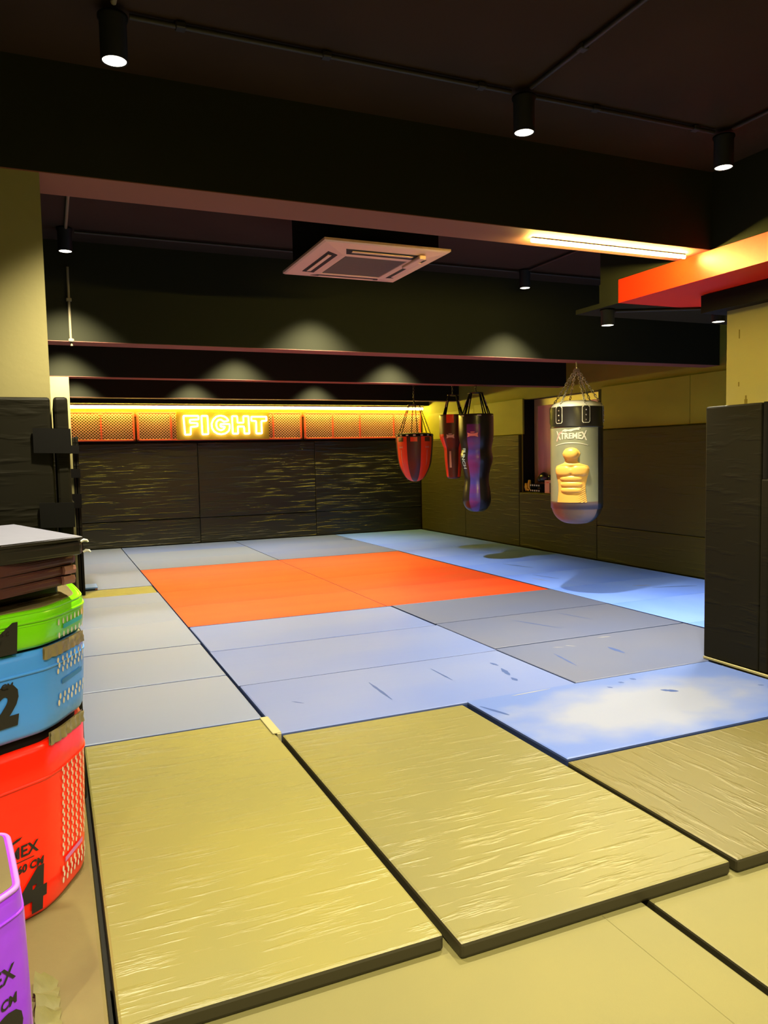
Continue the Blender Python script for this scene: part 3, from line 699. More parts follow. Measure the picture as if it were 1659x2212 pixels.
for k in range(4):
    rot = Matrix.Rotation(k*PI/2, 4, 'Z')
    def T(p, k=k, rot=rot):
        hx, hy = (AX1-AX0)/2, (AY1-AY0)/2
        v = rot @ Vector(p); sx, sy = hx/.45, hy/.45
        return (cx_+v.x*sx, cy_+v.y*sy, p[2])
    zr = lambda d: AZ+.012-(d-.012)/.178*.024
    poly = [(-.27, -.36), (.27, -.36), (.24, -.285), (-.24, -.285)]
    slot = MB(); slot.add([T((x, y, zr(.45+y)-.002)) for x, y in poly]+[T((x, y, zr(.45+y)+.001)) for x, y in poly], [(0, 1, 2, 3), (7, 6, 5, 4), (0, 4, 5, 1), (1, 5, 6, 2), (2, 6, 7, 3), (3, 7, 4, 0)])
    so = slot.build('air_slot', M['slot'], t)
    lv = MB(); p2 = [(-.22, -.345), (.22, -.345), (.215, -.315), (-.215, -.315)]
    lv.add([T((x, y, zr(.45+y)-.010+(.006 if y > -.33 else 0))) for x, y in p2]+[T((x, y, zr(.45+y)-.004)) for x, y in p2], [(0, 1, 2, 3), (7, 6, 5, 4), (0, 4, 5, 1), (1, 5, 6, 2), (2, 6, 7, 3), (3, 7, 4, 0)])
    lv.build('louvre', M['ac_white'], so)
b = MB(); b.box(AX1-.20, AX1-.15, AY0+.06, AY0+.34, AZ-.028, AZ-.002, r=.008); b.build('sensor_cover', M['ac_white'], t)

# ------------------------------------------------------------------ hanging bags
def cyl_map(c, rfun, ang0, z0, off):
    def f(u, v):
        z = z0+v; r = rfun(z)+off; a = ang0+u/max(rfun(z), .02)
        return (c[0]+r*math.cos(a), c[1]+r*math.sin(a), z)
    return f
def prof_r(prof):
    pp = sorted(prof, key=lambda q: q[1])
    def f(z):
        for (r0, z0), (r1, z1) in zip(pp, pp[1:]):
            if z0 <= z <= z1: return r0+(r1-r0)*(z-z0)/max(1e-6, z1-z0)
        return pp[0][0] if z < pp[0][1] else pp[-1][0]
    return f
def smooth_prof(pts, n=5):
    out = []; P_ = [pts[0]]+pts+[pts[-1]]
    for i in range(1, len(P_)-2):
        p0, p1, p2, p3 = [Vector(q) for q in P_[i-1:i+3]]
        for k in range(n):
            t_ = k/n
            q = .5*((2*p1)+(p2-p0)*t_+(2*p0-5*p1+4*p2-p3)*t_*t_+(3*p1-p0-3*p2+p3)*t_**3)
            out.append((max(.001, q.x), q.y))
    out.append(tuple(pts[-1])); return out
def put(mb, geo, f, mi=0):
    mb.add([f(u, v) for u, v in geo[0]], geo[1], False, mi)
D = math.radians
def inr(a, lo, hi):
    a = math.degrees(a) % 360; return lo <= a <= hi

# heavy bag with relief torso
HC = (5.085, 6.62); HR = .268
t = thing('heavy_bag', 'heavy hanging punching bag with a tan raised torso and white lettering', 'punching bag', (HC[0], HC[1], .745))
prof = [(.001, .748), (.06, .748), (.13, .760), (.19, .795), (.235, .850), (.262, .925), (.268, .99), (.268, 1.752)]
def hm(a, z):
    if not inr(a, 135, 283): return 1
    return 2 if z < .955 else 0
b = MB(); b.lathe(HC, smooth_prof(prof, 3), 72, mif=hm); b.build('bag_body', [M['bag_grey'], M['black_gloss'], M['bag_mauve']], t)
b = MB(); b.lathe(HC, [(.268, 1.752), (.272, 1.756), (.272, 1.765), (.269, 1.77), (.268, 1.95), (.264, 1.965)], 72); b.build('collar', M['black_gloss'], t)
b = MB(); b.lathe(HC, smooth_prof([(.264, 1.962), (.252, 1.985), (.22, 2.01), (.14, 2.03), (.001, 2.036)], 3), 48); b.build('top_cover', M['bag_white'], t)
for i in range(6):
    a = D(192.5+60*i); f = cyl_map(HC, lambda z: HR, a, 1.885, .006)
    sh = [(-.042, .07), (-.042, -.075), (-.03, -.092), (.03, -.092), (.042, -.075), (.042, .07), (.02, .09), (-.02, .09)]
    q = MB(); g = poly_geo(sh, .04); put(q, g, f)
    g2 = poly_geo([(x*.86, y*.92) for x, y in sh], .04); put(q, g2, cyl_map(HC, lambda z: HR, a, 1.885, .0075), 1)
    tab = q.build('hanging_tab', [M['bag_white'], M['black_gloss']], t)
    for dz in (-.06, -.01, .04):
        p = cyl_map(HC, lambda z: HR, a, 1.885, .008)(0, dz)
        bm = bmesh.new(); bmesh.ops.create_icosphere(bm, subdivisions=2, radius=.008); bmesh.ops.translate(bm, verts=bm.verts[:], vec=p)
        w = MB(); w.bm(bm, 0, True); w.build('rivet', M['steel'], tab)
    q = MB(); p0 = cyl_map(HC, lambda z: HR-.012, a, 1.975, 0)(0, 0); chain(q, p0, (HC[0]+.012*math.cos(a), HC[1]+.012*math.sin(a), 2.36), .036, .0042, .0095); q.build('chain', M['steel'], t)
b = MB(); b.tube([(HC[0], HC[1], 2.35), (HC[0], HC[1], 2.436)], .007, 8); b.tube([(HC[0]+.016*math.cos(k*PI/6), HC[1], 2.36+.016*math.sin(k*PI/6)) for k in range(12)], .005, 6, closed=True); b.build('swivel_hook', M['steel'], t)
# lettering
f0 = cyl_map(HC, lambda z: HR, D(219.5), 1.662, .003)
vs, fs = text_geo('XTREMEX', .10, .0035)
w = max(abs(u) for u, v in vs); hx = max(abs(v) for u, v in vs)
q = MB()
def arcmap(u, v):
    k = (u/w); s_ = .95+.75*abs(k)**2.2
    return f0(u/w*.165, v/hx*.034*s_+.012*k*k*0)
q.add([arcmap(u, v) for u, v in vs], fs)
pl = []
for k in range(15): x = -.175+.35*k/14; pl.append((x, -.062-.03*(x/.175)**2))
for k in range(14, -1, -1): x = -.175+.35*k/14; pl.append((x, -.067-.03*(x/.175)**2-.006*(1-abs(x)/.18)))
put(q, poly_geo(pl, .03), f0)
# animal-like streak emblem over the word: a stretched wavy stroke
pl = [(-.10, .045), (-.085, .06), (-.06, .072), (-.02, .066), (.02, .074), (.06, .082), (.09, .09), (.105, .078), (.085, .072), (.09, .058), (.06, .062), (.03, .056), (.005, .046), (-.03, .052), (-.05, .044), (-.075, .05)]
put(q, poly_geo(pl, .03), f0)
q.build('lettering', M['white_print'], t)
q = MB(); pl = [(-.158, -.05), (-.15, -.05), (-.128, .02), (-.09, .045), (-.095, .05), (-.135, .028)]
put(q, poly_geo(pl, .03), cyl_map(HC, lambda z: HR, D(219.5), 1.662, .0038)); q.build('letter_stroke', M['pink_print'], t)
# torso relief on the front of the bag
b = MB(); NU, NV = 44, 90; zlo, zhi = .985, 1.546; ac = D(220.5)
def half_w(z):
    pts = [(.985, .165), (1.02, .160), (1.10, .148), (1.17, .150), (1.24, .168), (1.30, .188), (1.332, .192), (1.358, .176), (1.374, .120), (1.388, .080), (1.41, .066), (1.435, .070), (1.460, .088), (1.485, .095), (1.51, .082), (1.535, .055), (1.546, .015)]
    for (z0, w0), (z1, w1) in zip(pts, pts[1:]):
        if z0 <= z <= z1: return w0+(w1-w0)*(z-z0)/(z1-z0)
    return .01
def G2(x, z, cx, cz, sx, sz): return math.exp(-((x-cx)/sx)**2-((z-cz)/sz)**2)
def SE(x, z, cx, cz, sx, sz, p=4): # plump pad with a firm edge
    d = abs((x-cx)/sx)**p+abs((z-cz)/sz)**p
    return max(0., 1-d)**.5
def relief(u, z):
    hw = half_w(z); e = max(0., 1-(abs(u)/hw)**4)**.5
    h = .016*e
    if z < 1.40:
        h += .024*SE(u, z, -.085, 1.305, .088, .052, 3)+.024*SE(u, z, .085, 1.305, .088, .052, 3)
        for zz in (1.23, 1.17, 1.11):
            h += .015*SE(u, z, 0, zz, .115-.1*(1.23-zz), .026, 3)
        h += .010*G2(u, z, 0, 1.368, .12, .018)
        if u > .06: h += .004*math.sin((z-.55*u)*300)*max(0, min(1, (1.16-z)/.03))*max(0, min(1, (u-.06)/.05))
    h += .040*SE(u, z, 0, 1.480, .072, .060, 2.2)
    if 1.37 < z < 1.42: h -= .008*G2(u, z, 0, 1.40, .08, .012)
    return h*(1 if e > 0 else 0)
vs = []
for j in range(NV+1):
    z = zlo+(zhi-zlo)*j/NV; hw = half_w(z)
    for i in range(NU+1):
        u = hw*(-1+2*i/NU)
        u = hw*math.copysign(abs(u/hw)**.85, u)
        r = HR-.003+relief(u, z); a = ac+u/HR
        vs.append((HC[0]+r*math.cos(a), HC[1]+r*math.sin(a), z))
fs = [(j*(NU+1)+i, j*(NU+1)+i+1, (j+1)*(NU+1)+i+1, (j+1)*(NU+1)+i) for j in range(NV) for i in range(NU)]
b.add(vs, fs, True); b.build('torso_relief', M['tan'], t)

def hang_set(t, c, ztop, rtop, zring, rring, zmount, n=4, ph=40, mat='conduit', strap_r=.009, chains=False):
    b = MB(); b.lathe(c, [(.001, zring+.01), (rring, zring+.008), (rring, zring-.006), (.001, zring-.008)], 24); b.build('hanger_plate', M['gunmetal'], t)
    for i in range(n):
        a0 = D(ph+360*i/n)
        if chains:
            q = MB(); chain(q, (c[0]+rtop*.97*math.cos(a0), c[1]+rtop*.97*math.sin(a0), ztop), (c[0]+rring*.92*math.cos(a0), c[1]+rring*.92*math.sin(a0), zring), .03, .0032, .008); q.build('chain', M['gunmetal'], t)
        else:
            q = MB()
            for da in (-.10, .10):
                a = a0+da
                q.tube([(c[0]+rtop*.97*math.cos(a), c[1]+rtop*.97*math.sin(a), ztop-.015), (c[0]+rring*.92*math.cos(a0+da*.6), c[1]+rring*.92*math.sin(a0+da*.6), zring)], strap_r, 6)
            sp = q.build('hanging_strap', M['strap'], t)
            q = MB(); p = Vector((c[0]+(rtop*.6+rring*.4)*math.cos(a0+.07), c[1]+(rtop*.6+rring*.4)*math.sin(a0+.07), ztop+.4*(zring-ztop)))
            p2 = Vector((c[0]+(rtop*.3+rring*.7)*math.cos(a0+.06), c[1]+(rtop*.3+rring*.7)*math.sin(a0+.06), ztop+.72*(zring-ztop)))
            q.tube([p+Vector((-.008, -.008, 0)), p2+Vector((-.008, -.008, 0))], .0055, 6); q.build('strap_stripe', M['white_print'], sp)
    b = MB(); chain(b, (c[0], c[1], zring), (c[0], c[1], zmount), .04, .005, .011); b.build('mount_chain', M['gunmetal'], t)
def bone_geo(w=.14, h=.05):
    pl = [(-w/2, h*.5), (-w*.2, h*.32), (w*.2, h*.32), (w/2, h*.5), (w*.46, 0), (w/2, -h*.5), (w*.2, -h*.28), (-w*.2, -h*.28), (-w/2, -h*.5), (-w*.46, 0)]
    return pl
def cap_geo(w, h): return [(w*math.cos(k*PI/8), h*math.sin(k*PI/8)) for k in range(16)]

# violet snake shaped bag
VC = (5.50, 9.40)
t = thing('snake_bag', 'tall wavy black and violet hanging bag in front of the red one', 'punching bag', (VC[0], VC[1], .69))
vp = smooth_prof([(.001, .692), (.09, .70), (.155, .745), (.192, .82), (.20, .89), (.188, 1.0), (.172, 1.10), (.170, 1.18), (.192, 1.29), (.222, 1.39), (.228, 1.46), (.215, 1.53), (.212, 1.58), (.232, 1.68), (.243, 1.78), (.243, 2.03), (.236, 2.045)], 4)
def vm(a, z): return 1 if (inr(a, 207, 253) and z < 1.93) else 0
b = MB(); b.lathe(VC, vp, 64, mif=vm); b.build('bag_body', [M['black_gloss'], M['bag_violet']], t)
b = MB(); b.lathe(VC, [(.236, 2.045), (.15, 2.05), (.001, 2.05)], 48); b.build('top_cover', M['black_gloss'], t)
rv = prof_r(vp)
for k in range(6):
    q = MB(); put(q, poly_geo([(-.03, .01), (-.03, -.01), (.03, -.01), (.03, .01)], .03), cyl_map(VC, rv, D(250+60*k), 2.03, .003)); q.build('rim_tab', M['white_print'], t)
q = MB(); f = cyl_map(VC, rv, D(228), 1.765, .003); put(q, poly_geo(bone_geo(.15, .062), .04), f); put(q, poly_geo([(x, y+.036) for x, y in cap_geo(.034, .007)], .03), f); q.build('badge', M['pink_print'], t)
q = MB(); g = text_geo('PUNCH', .085, .002); f = cyl_map(VC, rv, D(187), 1.44, .003); q.add([f(v, -u) for u, v in g[0]], g[1]); q.build('lettering', M['teal_print'], t)
hang_set(t, VC, 2.04, .235, 2.345, .11, 2.452, ph=25)

# red and black bag
RC = (5.49, 10.05)
t = thing('uppercut_bag', 'black and red narrow waisted hanging bag behind the violet one', 'punching bag', (RC[0], RC[1], 1.14))
rp = smooth_prof([(.001, 1.142), (.06, 1.145), (.098, 1.17), (.112, 1.26), (.13, 1.44), (.137, 1.58), (.16, 1.65), (.192, 1.74), (.20, 1.80), (.20, 2.06), (.193, 2.075)], 4)
def rm(a, z):
    if z > 1.80 or z < 1.165: return 1
    return 1 if (inr(a, 199, 274) or inr(a, 10, 100)) else 0
b = MB(); b.lathe(RC, rp, 64, mif=rm); b.build('bag_body', [M['bag_red'], M['bag_brown']], t)
b = MB(); b.lathe(RC, [(.193, 2.075), (.1, 2.08), (.001, 2.08)], 40); b.build('top_cover', M['black_gloss'], t)
rr_ = prof_r(rp)
q = MB(); put(q, poly_geo([(-.055, .06), (-.055, -.06), (.055, -.06), (.055, .06)], .04), cyl_map(RC, rr_, D(229), 2.02, .004)); q.build('red_tab', M['bag_red'], t)
q = MB(); f = cyl_map(RC, rr_, D(229), 1.765, .003); put(q, poly_geo(bone_geo(.115, .06), .04), f); put(q, poly_geo([(x, y+.034) for x, y in cap_geo(.03, .006)], .03), f); q.build('badge', M['white_print'], t)
q = MB(); f = cyl_map(RC, rr_, D(222), 1.43, .003)
put(q, poly_geo([(-.015, .12), (-.018, -.12), (.015, -.12), (.012, .12)], .05), f); q.build('white_print', M['white_print'], t)
hang_set(t, RC, 2.075, .19, 2.37, .085, 3.2, ph=20)

# teardrop bag
TC = (5.46, 11.3)
t = thing('teardrop_bag', 'orange red and brown panelled teardrop bag hanging near the corner', 'punching bag', (TC[0], TC[1], 1.075))
tp = smooth_prof([(.001, 1.075), (.07, 1.085), (.15, 1.139), (.226, 1.267), (.268, 1.394), (.291, 1.586), (.30, 1.72), (.30, 1.80)], 5)
def tm(a, z):
    k = int(((math.degrees(a)-244+25) % 360)//45)
    return 1 if k % 2 == 0 else 0
b = MB(); b.lathe(TC, tp, 64, mif=tm); b.build('bag_body', [M['bag_red'], M['bag_brown']], t)
b = MB(); b.lathe(TC, [(.30, 1.80), (.304, 1.803), (.304, 1.835), (.295, 1.84)], 64); rim = b.build('rim', M['black'], t)
for k in range(16):
    q = MB(); put(q, poly_geo([(-.02, .011), (-.02, -.011), (.02, -.011), (.02, .011)], .03), cyl_map(TC, lambda z: .305, D(244+22.5*k), 1.82, .001)); q.build('rim_tab', M['white_print'], rim)
b = MB(); b.lathe(TC, smooth_prof([(.294, 1.838), (.24, 1.855), (.12, 1.862), (.001, 1.865)], 3), 48); b.build('top_cover', M['bag_white'], t)
tr = prof_r(tp)
for k in range(8):
    q = MB(); put(q, poly_geo([(-.055, .035), (-.055, -.035), (.055, -.035), (.055, .035)], .03), cyl_map(TC, tr, D(244-2+45*k), 1.755, .004)); q.build('panel_tab', M['bag_red' if k % 2 == 0 else 'bag_brown'], t)
for k in (-1, 1):
    q = MB(); a = D(244-2+45*k); f = cyl_map(TC, tr, a, 1.46, .003)
    put(q, poly_geo([(-.007, .125), (-.005, -.125), (.006, -.125), (.007, .125)], .04), f)
    f = cyl_map(TC, tr, a, 1.63, .003); put(q, poly_geo([(x*.7, y*.7) for x, y in bone_geo(.12, .05)], .03), f); q.build('white_print', M['pink_print'], t)
hang_set(t, TC, 1.845, .28, 2.31, .105, 3.2, n=6, ph=15, chains=True)

# ------------------------------------------------------------------ stack of soft boxes beside the column
FP = [(-.62, 2.52), (-.45, 2.525), (-.137, 2.712), (-.08, 2.752), (-.037, 2.812), (.003, 2.893), (.036, 2.965), (.049, 3.02), (.046, 3.10), (.015, 3.36), (-.03, 3.40), (-.45, 3.38), (-.64, 3.2), (-.68, 2.8)]
def cat(pts, n=6, closed=True):
    out = []; m = len(pts)
    for i in range(m):
        p0, p1, p2, p3 = [Vector((*pts[(i+k-1) % m], 0)) for k in range(4)]
        d1 = (p2-p1).length
        for k in range(n):
            t_ = k/n
            m1 = (p2-p0)/((p2-p0).length+1e-9)*d1; m2 = (p3-p1)/((p3-p1).length+1e-9)*d1
            h00 = 2*t_**3-3*t_**2+1; h10 = t_**3-2*t_**2+t_; h01 = -2*t_**3+3*t_**2; h11 = t_**3-t_**2
            q = p1*h00+m1*h10*.8+p2*h01+m2*h11*.8; out.append((q.x, q.y))
    return out
FPS = cat(FP)
class Foot:
    def __init__(s, poly, shift=lambda z: (0, 0)):
        s.p = [Vector(q) for q in poly]; s.shift = shift; n = len(s.p)
        s.ctr = sum(s.p, Vector((0, 0)))/n
        s.nrm = []
        for i in range(n):
            d = s.p[(i+1) % n]-s.p[i-1]; d.normalize(); s.nrm.append(Vector((d.y, -d.x)))
        s.cum = [0]
        for i in range(1, n): s.cum.append(s.cum[-1]+(s.p[i]-s.p[i-1]).length)
    def at(s, u, z, off=0.):          # u = arc length along the outline from its first point
        i = 0
        while i < len(s.cum)-2 and s.cum[i+1] < u: i += 1
        t_ = (u-s.cum[i])/max(1e-6, s.cum[i+1]-s.cum[i])
        q = s.p[i].lerp(s.p[i+1], t_)+s.nrm[i].lerp(s.nrm[i+1], t_).normalized()*off; sh = s.shift(z)
        return (q.x+sh[0], q.y+sh[1], z)
    def u_of(s, i): return s.cum[i]
    def pt(s, i, z, off):
        q = s.p[i]+s.nrm[i]*off; sh = s.shift(z); return (q.x+sh[0], q.y+sh[1], z)
    def solid(s, b, rows, mi=0):      # rows: (z, outward offset)
        n = len(s.p); vs = [s.pt(i, z, o) for z, o in rows for i in range(n)]
        fs = [(r*n+i, r*n+(i+1) % n, (r+1)*n+(i+1) % n, (r+1)*n+i) for r in range(len(rows)-1) for i in range(n)]
        b.add(vs, fs, True, mi)
        o = len(rows)-1
        b.add(vs[:n], [tuple(range(n))[::-1]], False, mi); b.add(vs[o*n:], [tuple(range(n))], False, mi)
SHF = lambda z: (.042*z, .10*z)
F = Foot(FPS, SHF)
def u_at(xy):
    best = min(range(len(F.p)), key=lambda i: (F.p[i]-Vector(xy)).length); return F.cum[best]
UB = u_at((-.08, 2.752)); UC = u_at((.049, 3.02))
def ridge(foot, z, r, off=.002):
    b = MB(); n = len(foot.p); b.tube([foot.pt(i, z, off) for i in range(n)], r, 6, closed=True); return b
def dots(foot, u0, u1, rows, z0, dz, b, slope=.0, w=.005, h=.0085, n=7):
    for r in range(rows):
        for k in range(n):
            uu = u0+(u1-u0)*(k+.25*(r % 2))/n; zz = z0+dz*r
            b.add([foot.at(uu+w*math.cos(a*PI/4), zz+h*math.sin(a*PI/4), .0075) for a in range(8)], [tuple(range(8))])
def flap(foot, u0, u1, z0, z1, name, par, m):
    b = MB(); n = 36; R = []
    rows = 5
    for j in range(rows+1):
        for i in range(n+1):
            u = u0+(u1-u0)*i/n; z = z0+(z1-z0)*j/rows+.003*mnoise.noise(Vector((i*.2, j*.5, z0*9)))
            o = .008+.003*math.sin(i*1.1+j*.3)*(1-.5*j/rows)+.004*mnoise.noise(Vector((i*.4, j*.7, z0*5)))
            R.append(foot.at(u, z, o))
    fs = [(j*(n+1)+i, j*(n+1)+i+1, (j+1)*(n+1)+i+1, (j+1)*(n+1)+i) for j in range(rows) for i in range(n)]
    b.add(R, fs, True)
    R2 = [foot.at(u0+(u1-u0)*i/n, (z0+(z1-z0)*j/rows), .001) for j in range(rows+1) for i in range(n+1)]
    b.add(R2, [f[::-1] for f in fs], True)
    return b.build(name, m, par)
def put_foot(b, geo, foot, u, z, sc_=1., sh=0., mi=0, off=.0075):
    b.add([foot.at(u+x*sc_+sh*y, z+y*sc_, off) for x, y in geo[0]], geo[1], False, mi)

def soft_box(name, label, z0, z1, m, lip, seam):
    c = F.ctr; t = thing(name, label, 'plyo box', (c.x, c.y, z0), 'stacked soft plyometric boxes')
    b = MB(); h = z1-z0; k = min(.02, h*.12)
    rows = [(z0, -.018), (z0+k*.3, -.006), (z0+k, .0)]
    for j in range(1, 6): rows.append((z0+k+(h-2*k)*j/6, .004*math.sin(PI*j/6)))
    rows += [(z1-k, 0), (z1-k*.3, -.005), (z1, -.016)]
    F.solid(b, rows); b.build('box_cover', m, t)
    b = MB(); F.solid(b, [(z1-.001, -.03), (z1+.0025, -.035)]); b.build('box_lid', M['lid'], t)
    if seam: ridge(F, seam, .0055).build('piping', m, t)
    return t
ZO, ZB, ZG = (-.008, .55), (.585, .868), (.876, 1.003)
to = soft_box('plyo_box', 'orange soft jump box marked 4 at the bottom of the stack', *ZO, M['tangerine'], 0, .435)
tb = soft_box('plyo_box', 'sky blue soft jump box marked 2 in the middle of the stack', *ZB, M['sky'], 0, .80)
tg = soft_box('plyo_box', 'lime green soft jump box marked 1 under the folded pads', *ZG, M['lime'], 0, .968)
ridge(F, .957, .003).build('piping', M['lime'], tg); ridge(F, .997, .005, -.006).build('piping', M['lime'], tg)
# dark closing flaps between the boxes
b = MB(); F.solid(b, [(.551, -.03), (.584, -.03)]); b.build('box_base', M['strap'], tb)
b = MB(); F.solid(b, [(.869, -.03), (.8755, -.03)]); b.build('box_base', M['strap'], tg)
flap(F, UB-.01, UC-.035, .832, .874, 'velcro_flap', tb, M['flap'])
flap(F, UB+.015, UC-.035, .536, .580, 'velcro_flap', tb, M['flap'])
# prints
b = MB(); dots(F, UB+.085, UC-.01, 21, .14, .0145, b, n=6); b.build('dot_print', M['white_print'], to); b = MB(); dots(F, UB+.085, UC-.01, 3, .05, .019, b, n=7, w=.006, h=.011); b.build('dot_print', M['white_print'], to)
b = MB(); dots(F, UB+.06, UC-.02, 3, .775, .019, b, w=.0062, h=.0098); b.build('dot_print', M['white_print'], tb); b = MB(); dots(F, UB+.065, UC-.015, 2, .665, .021, b, w=.0066, h=.011); b.build('dot_print', M['white_print'], tb)
b = MB(); dots(F, UB+.065, UC-.02, 1, .942, .02, b, w=.0058, h=.0105); dots(F, UB+.065, UC-.02, 1, .952, .02, b, w=.002, h=.003); dots(F, UB+.068, UC-.012, 1, .897, .02, b, w=.006, h=.0105); b.build('dot_print', M['white_print'], tg)
def bar_print(par, u0, u1, z, h, m):
    b = MB(); g = poly_geo([(u0, -h/2), (u1, -h/2+.004), (u1, h/2+.004), (u0, h/2)], .02); put_foot(b, g, F, 0, z); b.build('label_print', m, par)
M['bluebar'] = new_mat('blue_label', (.02, .16, .42), .4); M['tealbar'] = new_mat('teal_label', (.01, .36, .38), .4); M['violbar'] = new_mat('violet_label', (.55, .14, .45), .4)
bar_print(tb, UB+.085, UC-.055, .732, .016, M['bluebar']); bar_print(tg, UB+.095, UC-.04, .922, .016, M['tealbar']); bar_print(to, UB+.10, UC-.06, .112, .016, M['violbar'])
def digit(par, foot, ch, u, z, size, small, us, zs, ssz, sh=.12):
    b = MB()
    if ch == '1': put_foot(b, poly_geo([(-.045, -.04), (.028, -.04), (.03, .062), (.012, .062), (-.05, .018), (-.05, -.008), (-.022, .012)], .03), foot, u, z, 1, 0)
    else: put_foot(b, text_geo(ch, size, size*.06), foot, u, z, 1, sh)
    put_foot(b, text_geo(small, ssz, ssz*.04), foot, us, zs, 1, .1); b.build('number_print', M['black_print'], par)
digit(to, F, '4', UB-.055, .078, .18, '60 CM', UB-.062, .172, .034, .04)
b = MB(); g = text_geo('XTREMEX', .052, .0012); put_foot(b, g, F, UB-.150, .228); put_foot(b, poly_geo([(-.115, -.03), (.1, -.03), (.1, -.027), (-.115, -.027)], .03), F, UB-.150, .228)
put_foot(b, poly_geo([(-.08, .028), (-.04, .04), (.0, .036), (.04, .048), (.06, .05), (.05, .042), (.02, .034), (-.02, .028), (-.05, .032)], .03), F, UB-.150, .228); b.build('lettering', M['black_print'], to)
UX = u_at((-.195, 2.677))
digit(tb, F, '2', UX-.02, .705, .17, '30 CM', UX-.035, .775, .028)
digit(tg, F, '1', UX-.01, .917, .16, '15 CM', UX-.02, .945, .02)
# print on the lime lid
b = MB(); sh = SHF(1.0)
for (x, y, w, h_) in ((-.12, 2.98, .05, .012), (-.06, 3.04, .05, .012), (-.02, 3.10, .04, .02), (-.17, 2.92, .06, .02)):
    d = Vector((.72, .69)); n_ = Vector((-.69, .72)); c = Vector((x, y))
    b.add([(*(c+d*w*math.cos(a*PI/6)+n_*h_*math.sin(a*PI/6)), 1.0062) for a in range(12)], [tuple(range(12))])
b.build('lid_print', M['white_print'], tg)

# folded pads on top
def slab(name, label, poly, z0, z1, m, cat_='pad', group='folded pads on top of the box stack', r=.012, lift=None, top_m=None):
    bm = bmesh.new(); n = len(poly)
    lo = [bm.verts.new((x, y, z0)) for x, y in poly]; hi = [bm.verts.new((x, y, z1+(lift(x, y) if lift else 0))) for x, y in poly]
    bm.faces.new(lo[::-1]); ft = bm.faces.new(hi)
    for i in range(n): bm.faces.new((lo[i], lo[(i+1) % n], hi[(i+1) % n], hi[i]))
    bmesh.ops.bevel(bm, geom=bm.edges[:], offset=r, segments=3, profile=.5, affect='EDGES')
    b = MB(); 
    if top_m:
        for f in bm.faces: f.material_index = 1 if f.normal.z > .6 else 0
    bm.normal_update(); bm.verts.index_update()
    vs = [v.co[:] for v in bm.verts]; b.add(vs, [], False)
    for f in bm.faces:
        b.f.append(tuple(v.index for v in f.verts)); b.sm.append(False); b.mi.append(1 if (top_m and f.normal.z > .5) else 0)
    bm.free(); return tag(b.build(name, [m, top_m] if top_m else m), label, cat_, group)
PB = [(-.75, 2.40), (.03, 3.06), (-.10, 3.42), (-.85, 3.2)]
slab('folded_pad', 'thin black layer lying straight on the lime box lid', [(-.75, 2.46), (.01, 3.10), (-.1, 3.42), (-.85, 3.2)], 1.009, 1.058, M['dark_pad'])  # dark set-back layer between the lid and the mauve pads
PM = [(-.60, 2.36), (-.16, 2.765), (.068, 3.0), (.03, 3.18), (-.12, 3.42), (-.70, 3.1)]
lb = ['lowest', 'middle', 'uppermost']
for i in range(3):
    z0 = 1.06+.037*i
    d = .004*(i-1)
    o = slab('folded_pad', lb[i] + ' of the three mauve folded pads under the grey cover', [(x+d, y-d) for x, y in PM], z0, z0+.0365, M['mauve'], r=.014)
    if i < 2:
        b = MB(); q0 = Vector((.028+d, 2.955-d)); q1 = Vector((.066+d, 2.998-d)); n_ = Vector((.7, -.7))*.006
        b.add([(*(q0+n_), z0+.004), (*(q1+n_), z0+.004), (*(q1+n_*1.6), z0+.018), (*(q1+n_), z0+.032), (*(q0+n_), z0+.034), (*(q0+n_*1.6), z0+.018), (*(q0-n_), z0+.004), (*(q1-n_), z0+.004), (*(q1-n_), z0+.032), (*(q0-n_), z0+.034)],
              [(0, 1, 2, 5), (5, 2, 3, 4), (0, 6, 7, 1), (4, 3, 8, 9), (1, 7, 8, 3, 2), (0, 5, 4, 9, 6)]); b.build('end_tab', M['pink_tab'], o)
PT = [(-.65, 2.44), (-.158, 2.755), (.098, 2.925), (-.142, 3.50), (-.80, 3.2)]
slab('folded_pad', 'thick black pad under the grey top sheet of the stack', PT, 1.172, 1.222, M['dark_pad'], r=.015)
o = slab('cover_sheet', 'grey vinyl cover sheet on the very top of the stack', [(x, y) for x, y in PT], 1.2235, 1.238, M['dark_pad'], 'cover sheet', r=.005, lift=lambda x, y: (.014 if y > 3.4 else 0), top_m=M['grey_cover'])
for (x, y, z) in ((.112, 2.92, 1.222), (.118, 2.92, 1.185)):
    b = MB(); b.tube([(x-.022, y, z-.003), (x-.012, y, z+.003), (x-.002, y, z+.001), (x+.002, y, z-.005)], [.004, .005, .004, .003], 8); b.build('toggle', M['white'], o)

# purple box in front
PF = [(-.75, 1.50), (-.40, 1.80), (-.165, 2.045), (-.122, 2.092), (-.113, 2.115), (-.118, 2.17), (-.142, 2.37), (-.152, 2.42), (-.18, 2.44), (-.75, 2.45), (-.95, 2.2), (-.95, 1.7)]
FQ = Foot(cat(PF, 5), lambda z: (-.008*z/.43, 0))
t = thing('plyo_box', 'purple soft jump box standing alone before the stack', 'plyo box', (FQ.ctr.x, FQ.ctr.y, -.008), 'stacked soft plyometric boxes')
b = MB(); z0, z1 = -.006, .43
FQ.solid(b, [(z0, -.012), (z0+.01, 0), (.1, .005), (.2, .006), (.3, .004), (.40, 0), (.422, -.003), (.43, -.010)]); b.build('box_cover', M['purple'], t)
ridge(FQ, .425, .0075, -.006).build('piping', M['purple_trim'], t); ridge(FQ, .365, .004).build('piping', M['purple'], t)
b = MB(); FQ.solid(b, [(.428, -.016), (.4315, -.018)]); b.build('box_lid', M['khaki_left'], t)
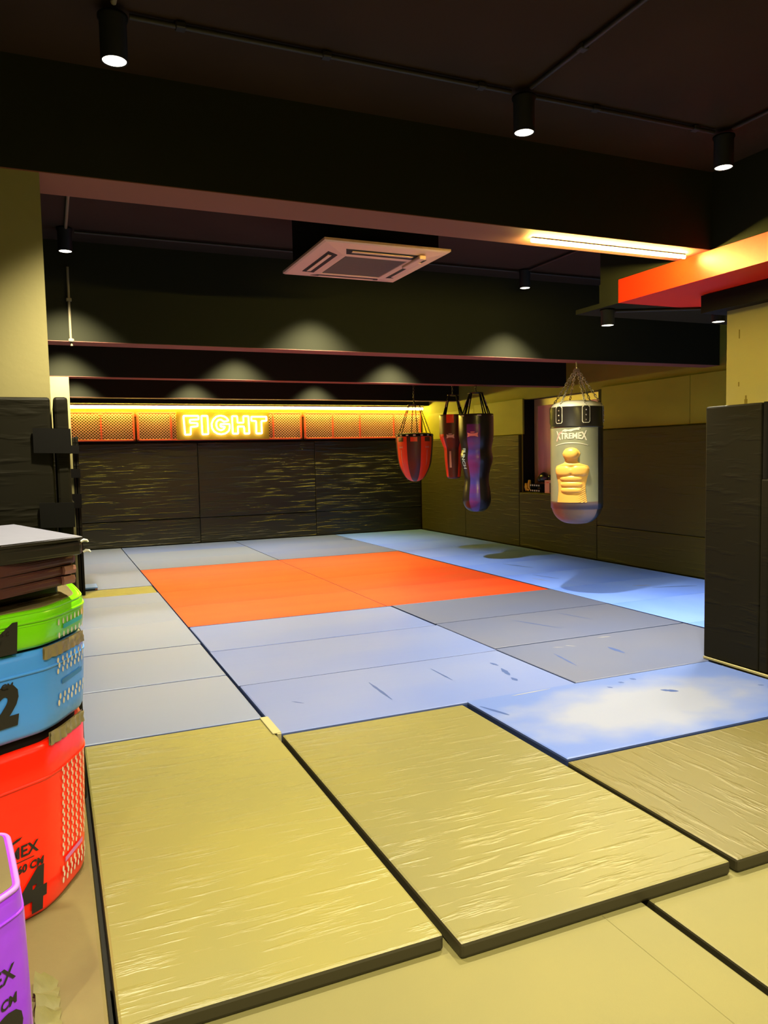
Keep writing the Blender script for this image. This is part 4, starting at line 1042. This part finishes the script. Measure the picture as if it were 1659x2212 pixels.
b = MB(); b.tube([FQ.at(FQ.cum[min(range(len(FQ.p)), key=lambda i: (FQ.p[i]-Vector((-.1135, 2.12))).length)], z, .001) for z in (0, .1, .2, .3, .36)], .005, 8); b.build('corner_piping', M['purple_trim'], t)
uq = FQ.cum[min(range(len(FQ.p)), key=lambda i: (FQ.p[i]-Vector((-.122, 2.092))).length)]
digit(t, FQ, '3', uq-.062, .055, .19, '45 CM', uq-.075, .165, .034)
b = MB(); put_foot(b, text_geo('XTREMEX', .055, .0012), FQ, uq-.15, .235); b.build('lettering', M['black_print'], t)
# crumpled torn hem lying on the tan mat
b = MB(); n = 26; vs = []
for i in range(n+1):
    t_ = i/n; x = -.088+.012*t_; y = 2.34-.34*t_
    for j, (dx, dz) in enumerate(((-.022, .045), (.0, .035), (.024, .012), (.04, .003))):
        w = .008*math.sin(i*1.7+j)+.006*mnoise.noise(Vector((i*.8, j*1.3, 2)))
        vs.append((x+dx+w*.4, y+w*.6, -.006+max(.002, dz*(.7+.5*math.sin(i*1.1+.5*j))+w)))
b.add(vs, [(4*i+j, 4*i+j+1, 4*i+j+5, 4*i+j+4) for i in range(n) for j in range(3)], True); b.build('torn_hem', M['khaki_low'], t)

# ------------------------------------------------------------------ world and camera
w = bpy.data.worlds.new('World'); S.world = w; w.use_nodes = True
w.node_tree.nodes['Background'].inputs[0].default_value = (.05, .045, .03, 1); w.node_tree.nodes['Background'].inputs[1].default_value = 1.0
cam = bpy.data.cameras.new('Camera'); co = bpy.data.objects.new('Camera', cam); COL.objects.link(co); S.camera = co
R = Matrix(((0.9168643767204874, 0.047949158933784784, -0.39630870903690035), (-0.39865984962690704, 0.058407662834073455, -0.9152370562961888), (-0.020737381618801093, 0.9971406235229832, 0.07266730987034244)))
X = R.col[0].copy(); X.normalize(); Zc = R.col[2].copy(); Zc -= X*Zc.dot(X); Zc.normalize(); Y = Zc.cross(X)
mw = Matrix(((X.x, Y.x, Zc.x, 0), (X.y, Y.y, Zc.y, 0), (X.z, Y.z, Zc.z, 1.5), (0, 0, 0, 1)))
co.matrix_world = mw
cam.sensor_fit = 'HORIZONTAL'; cam.sensor_width = 36.; cam.lens = 36*1661/1659; cam.clip_start = .05
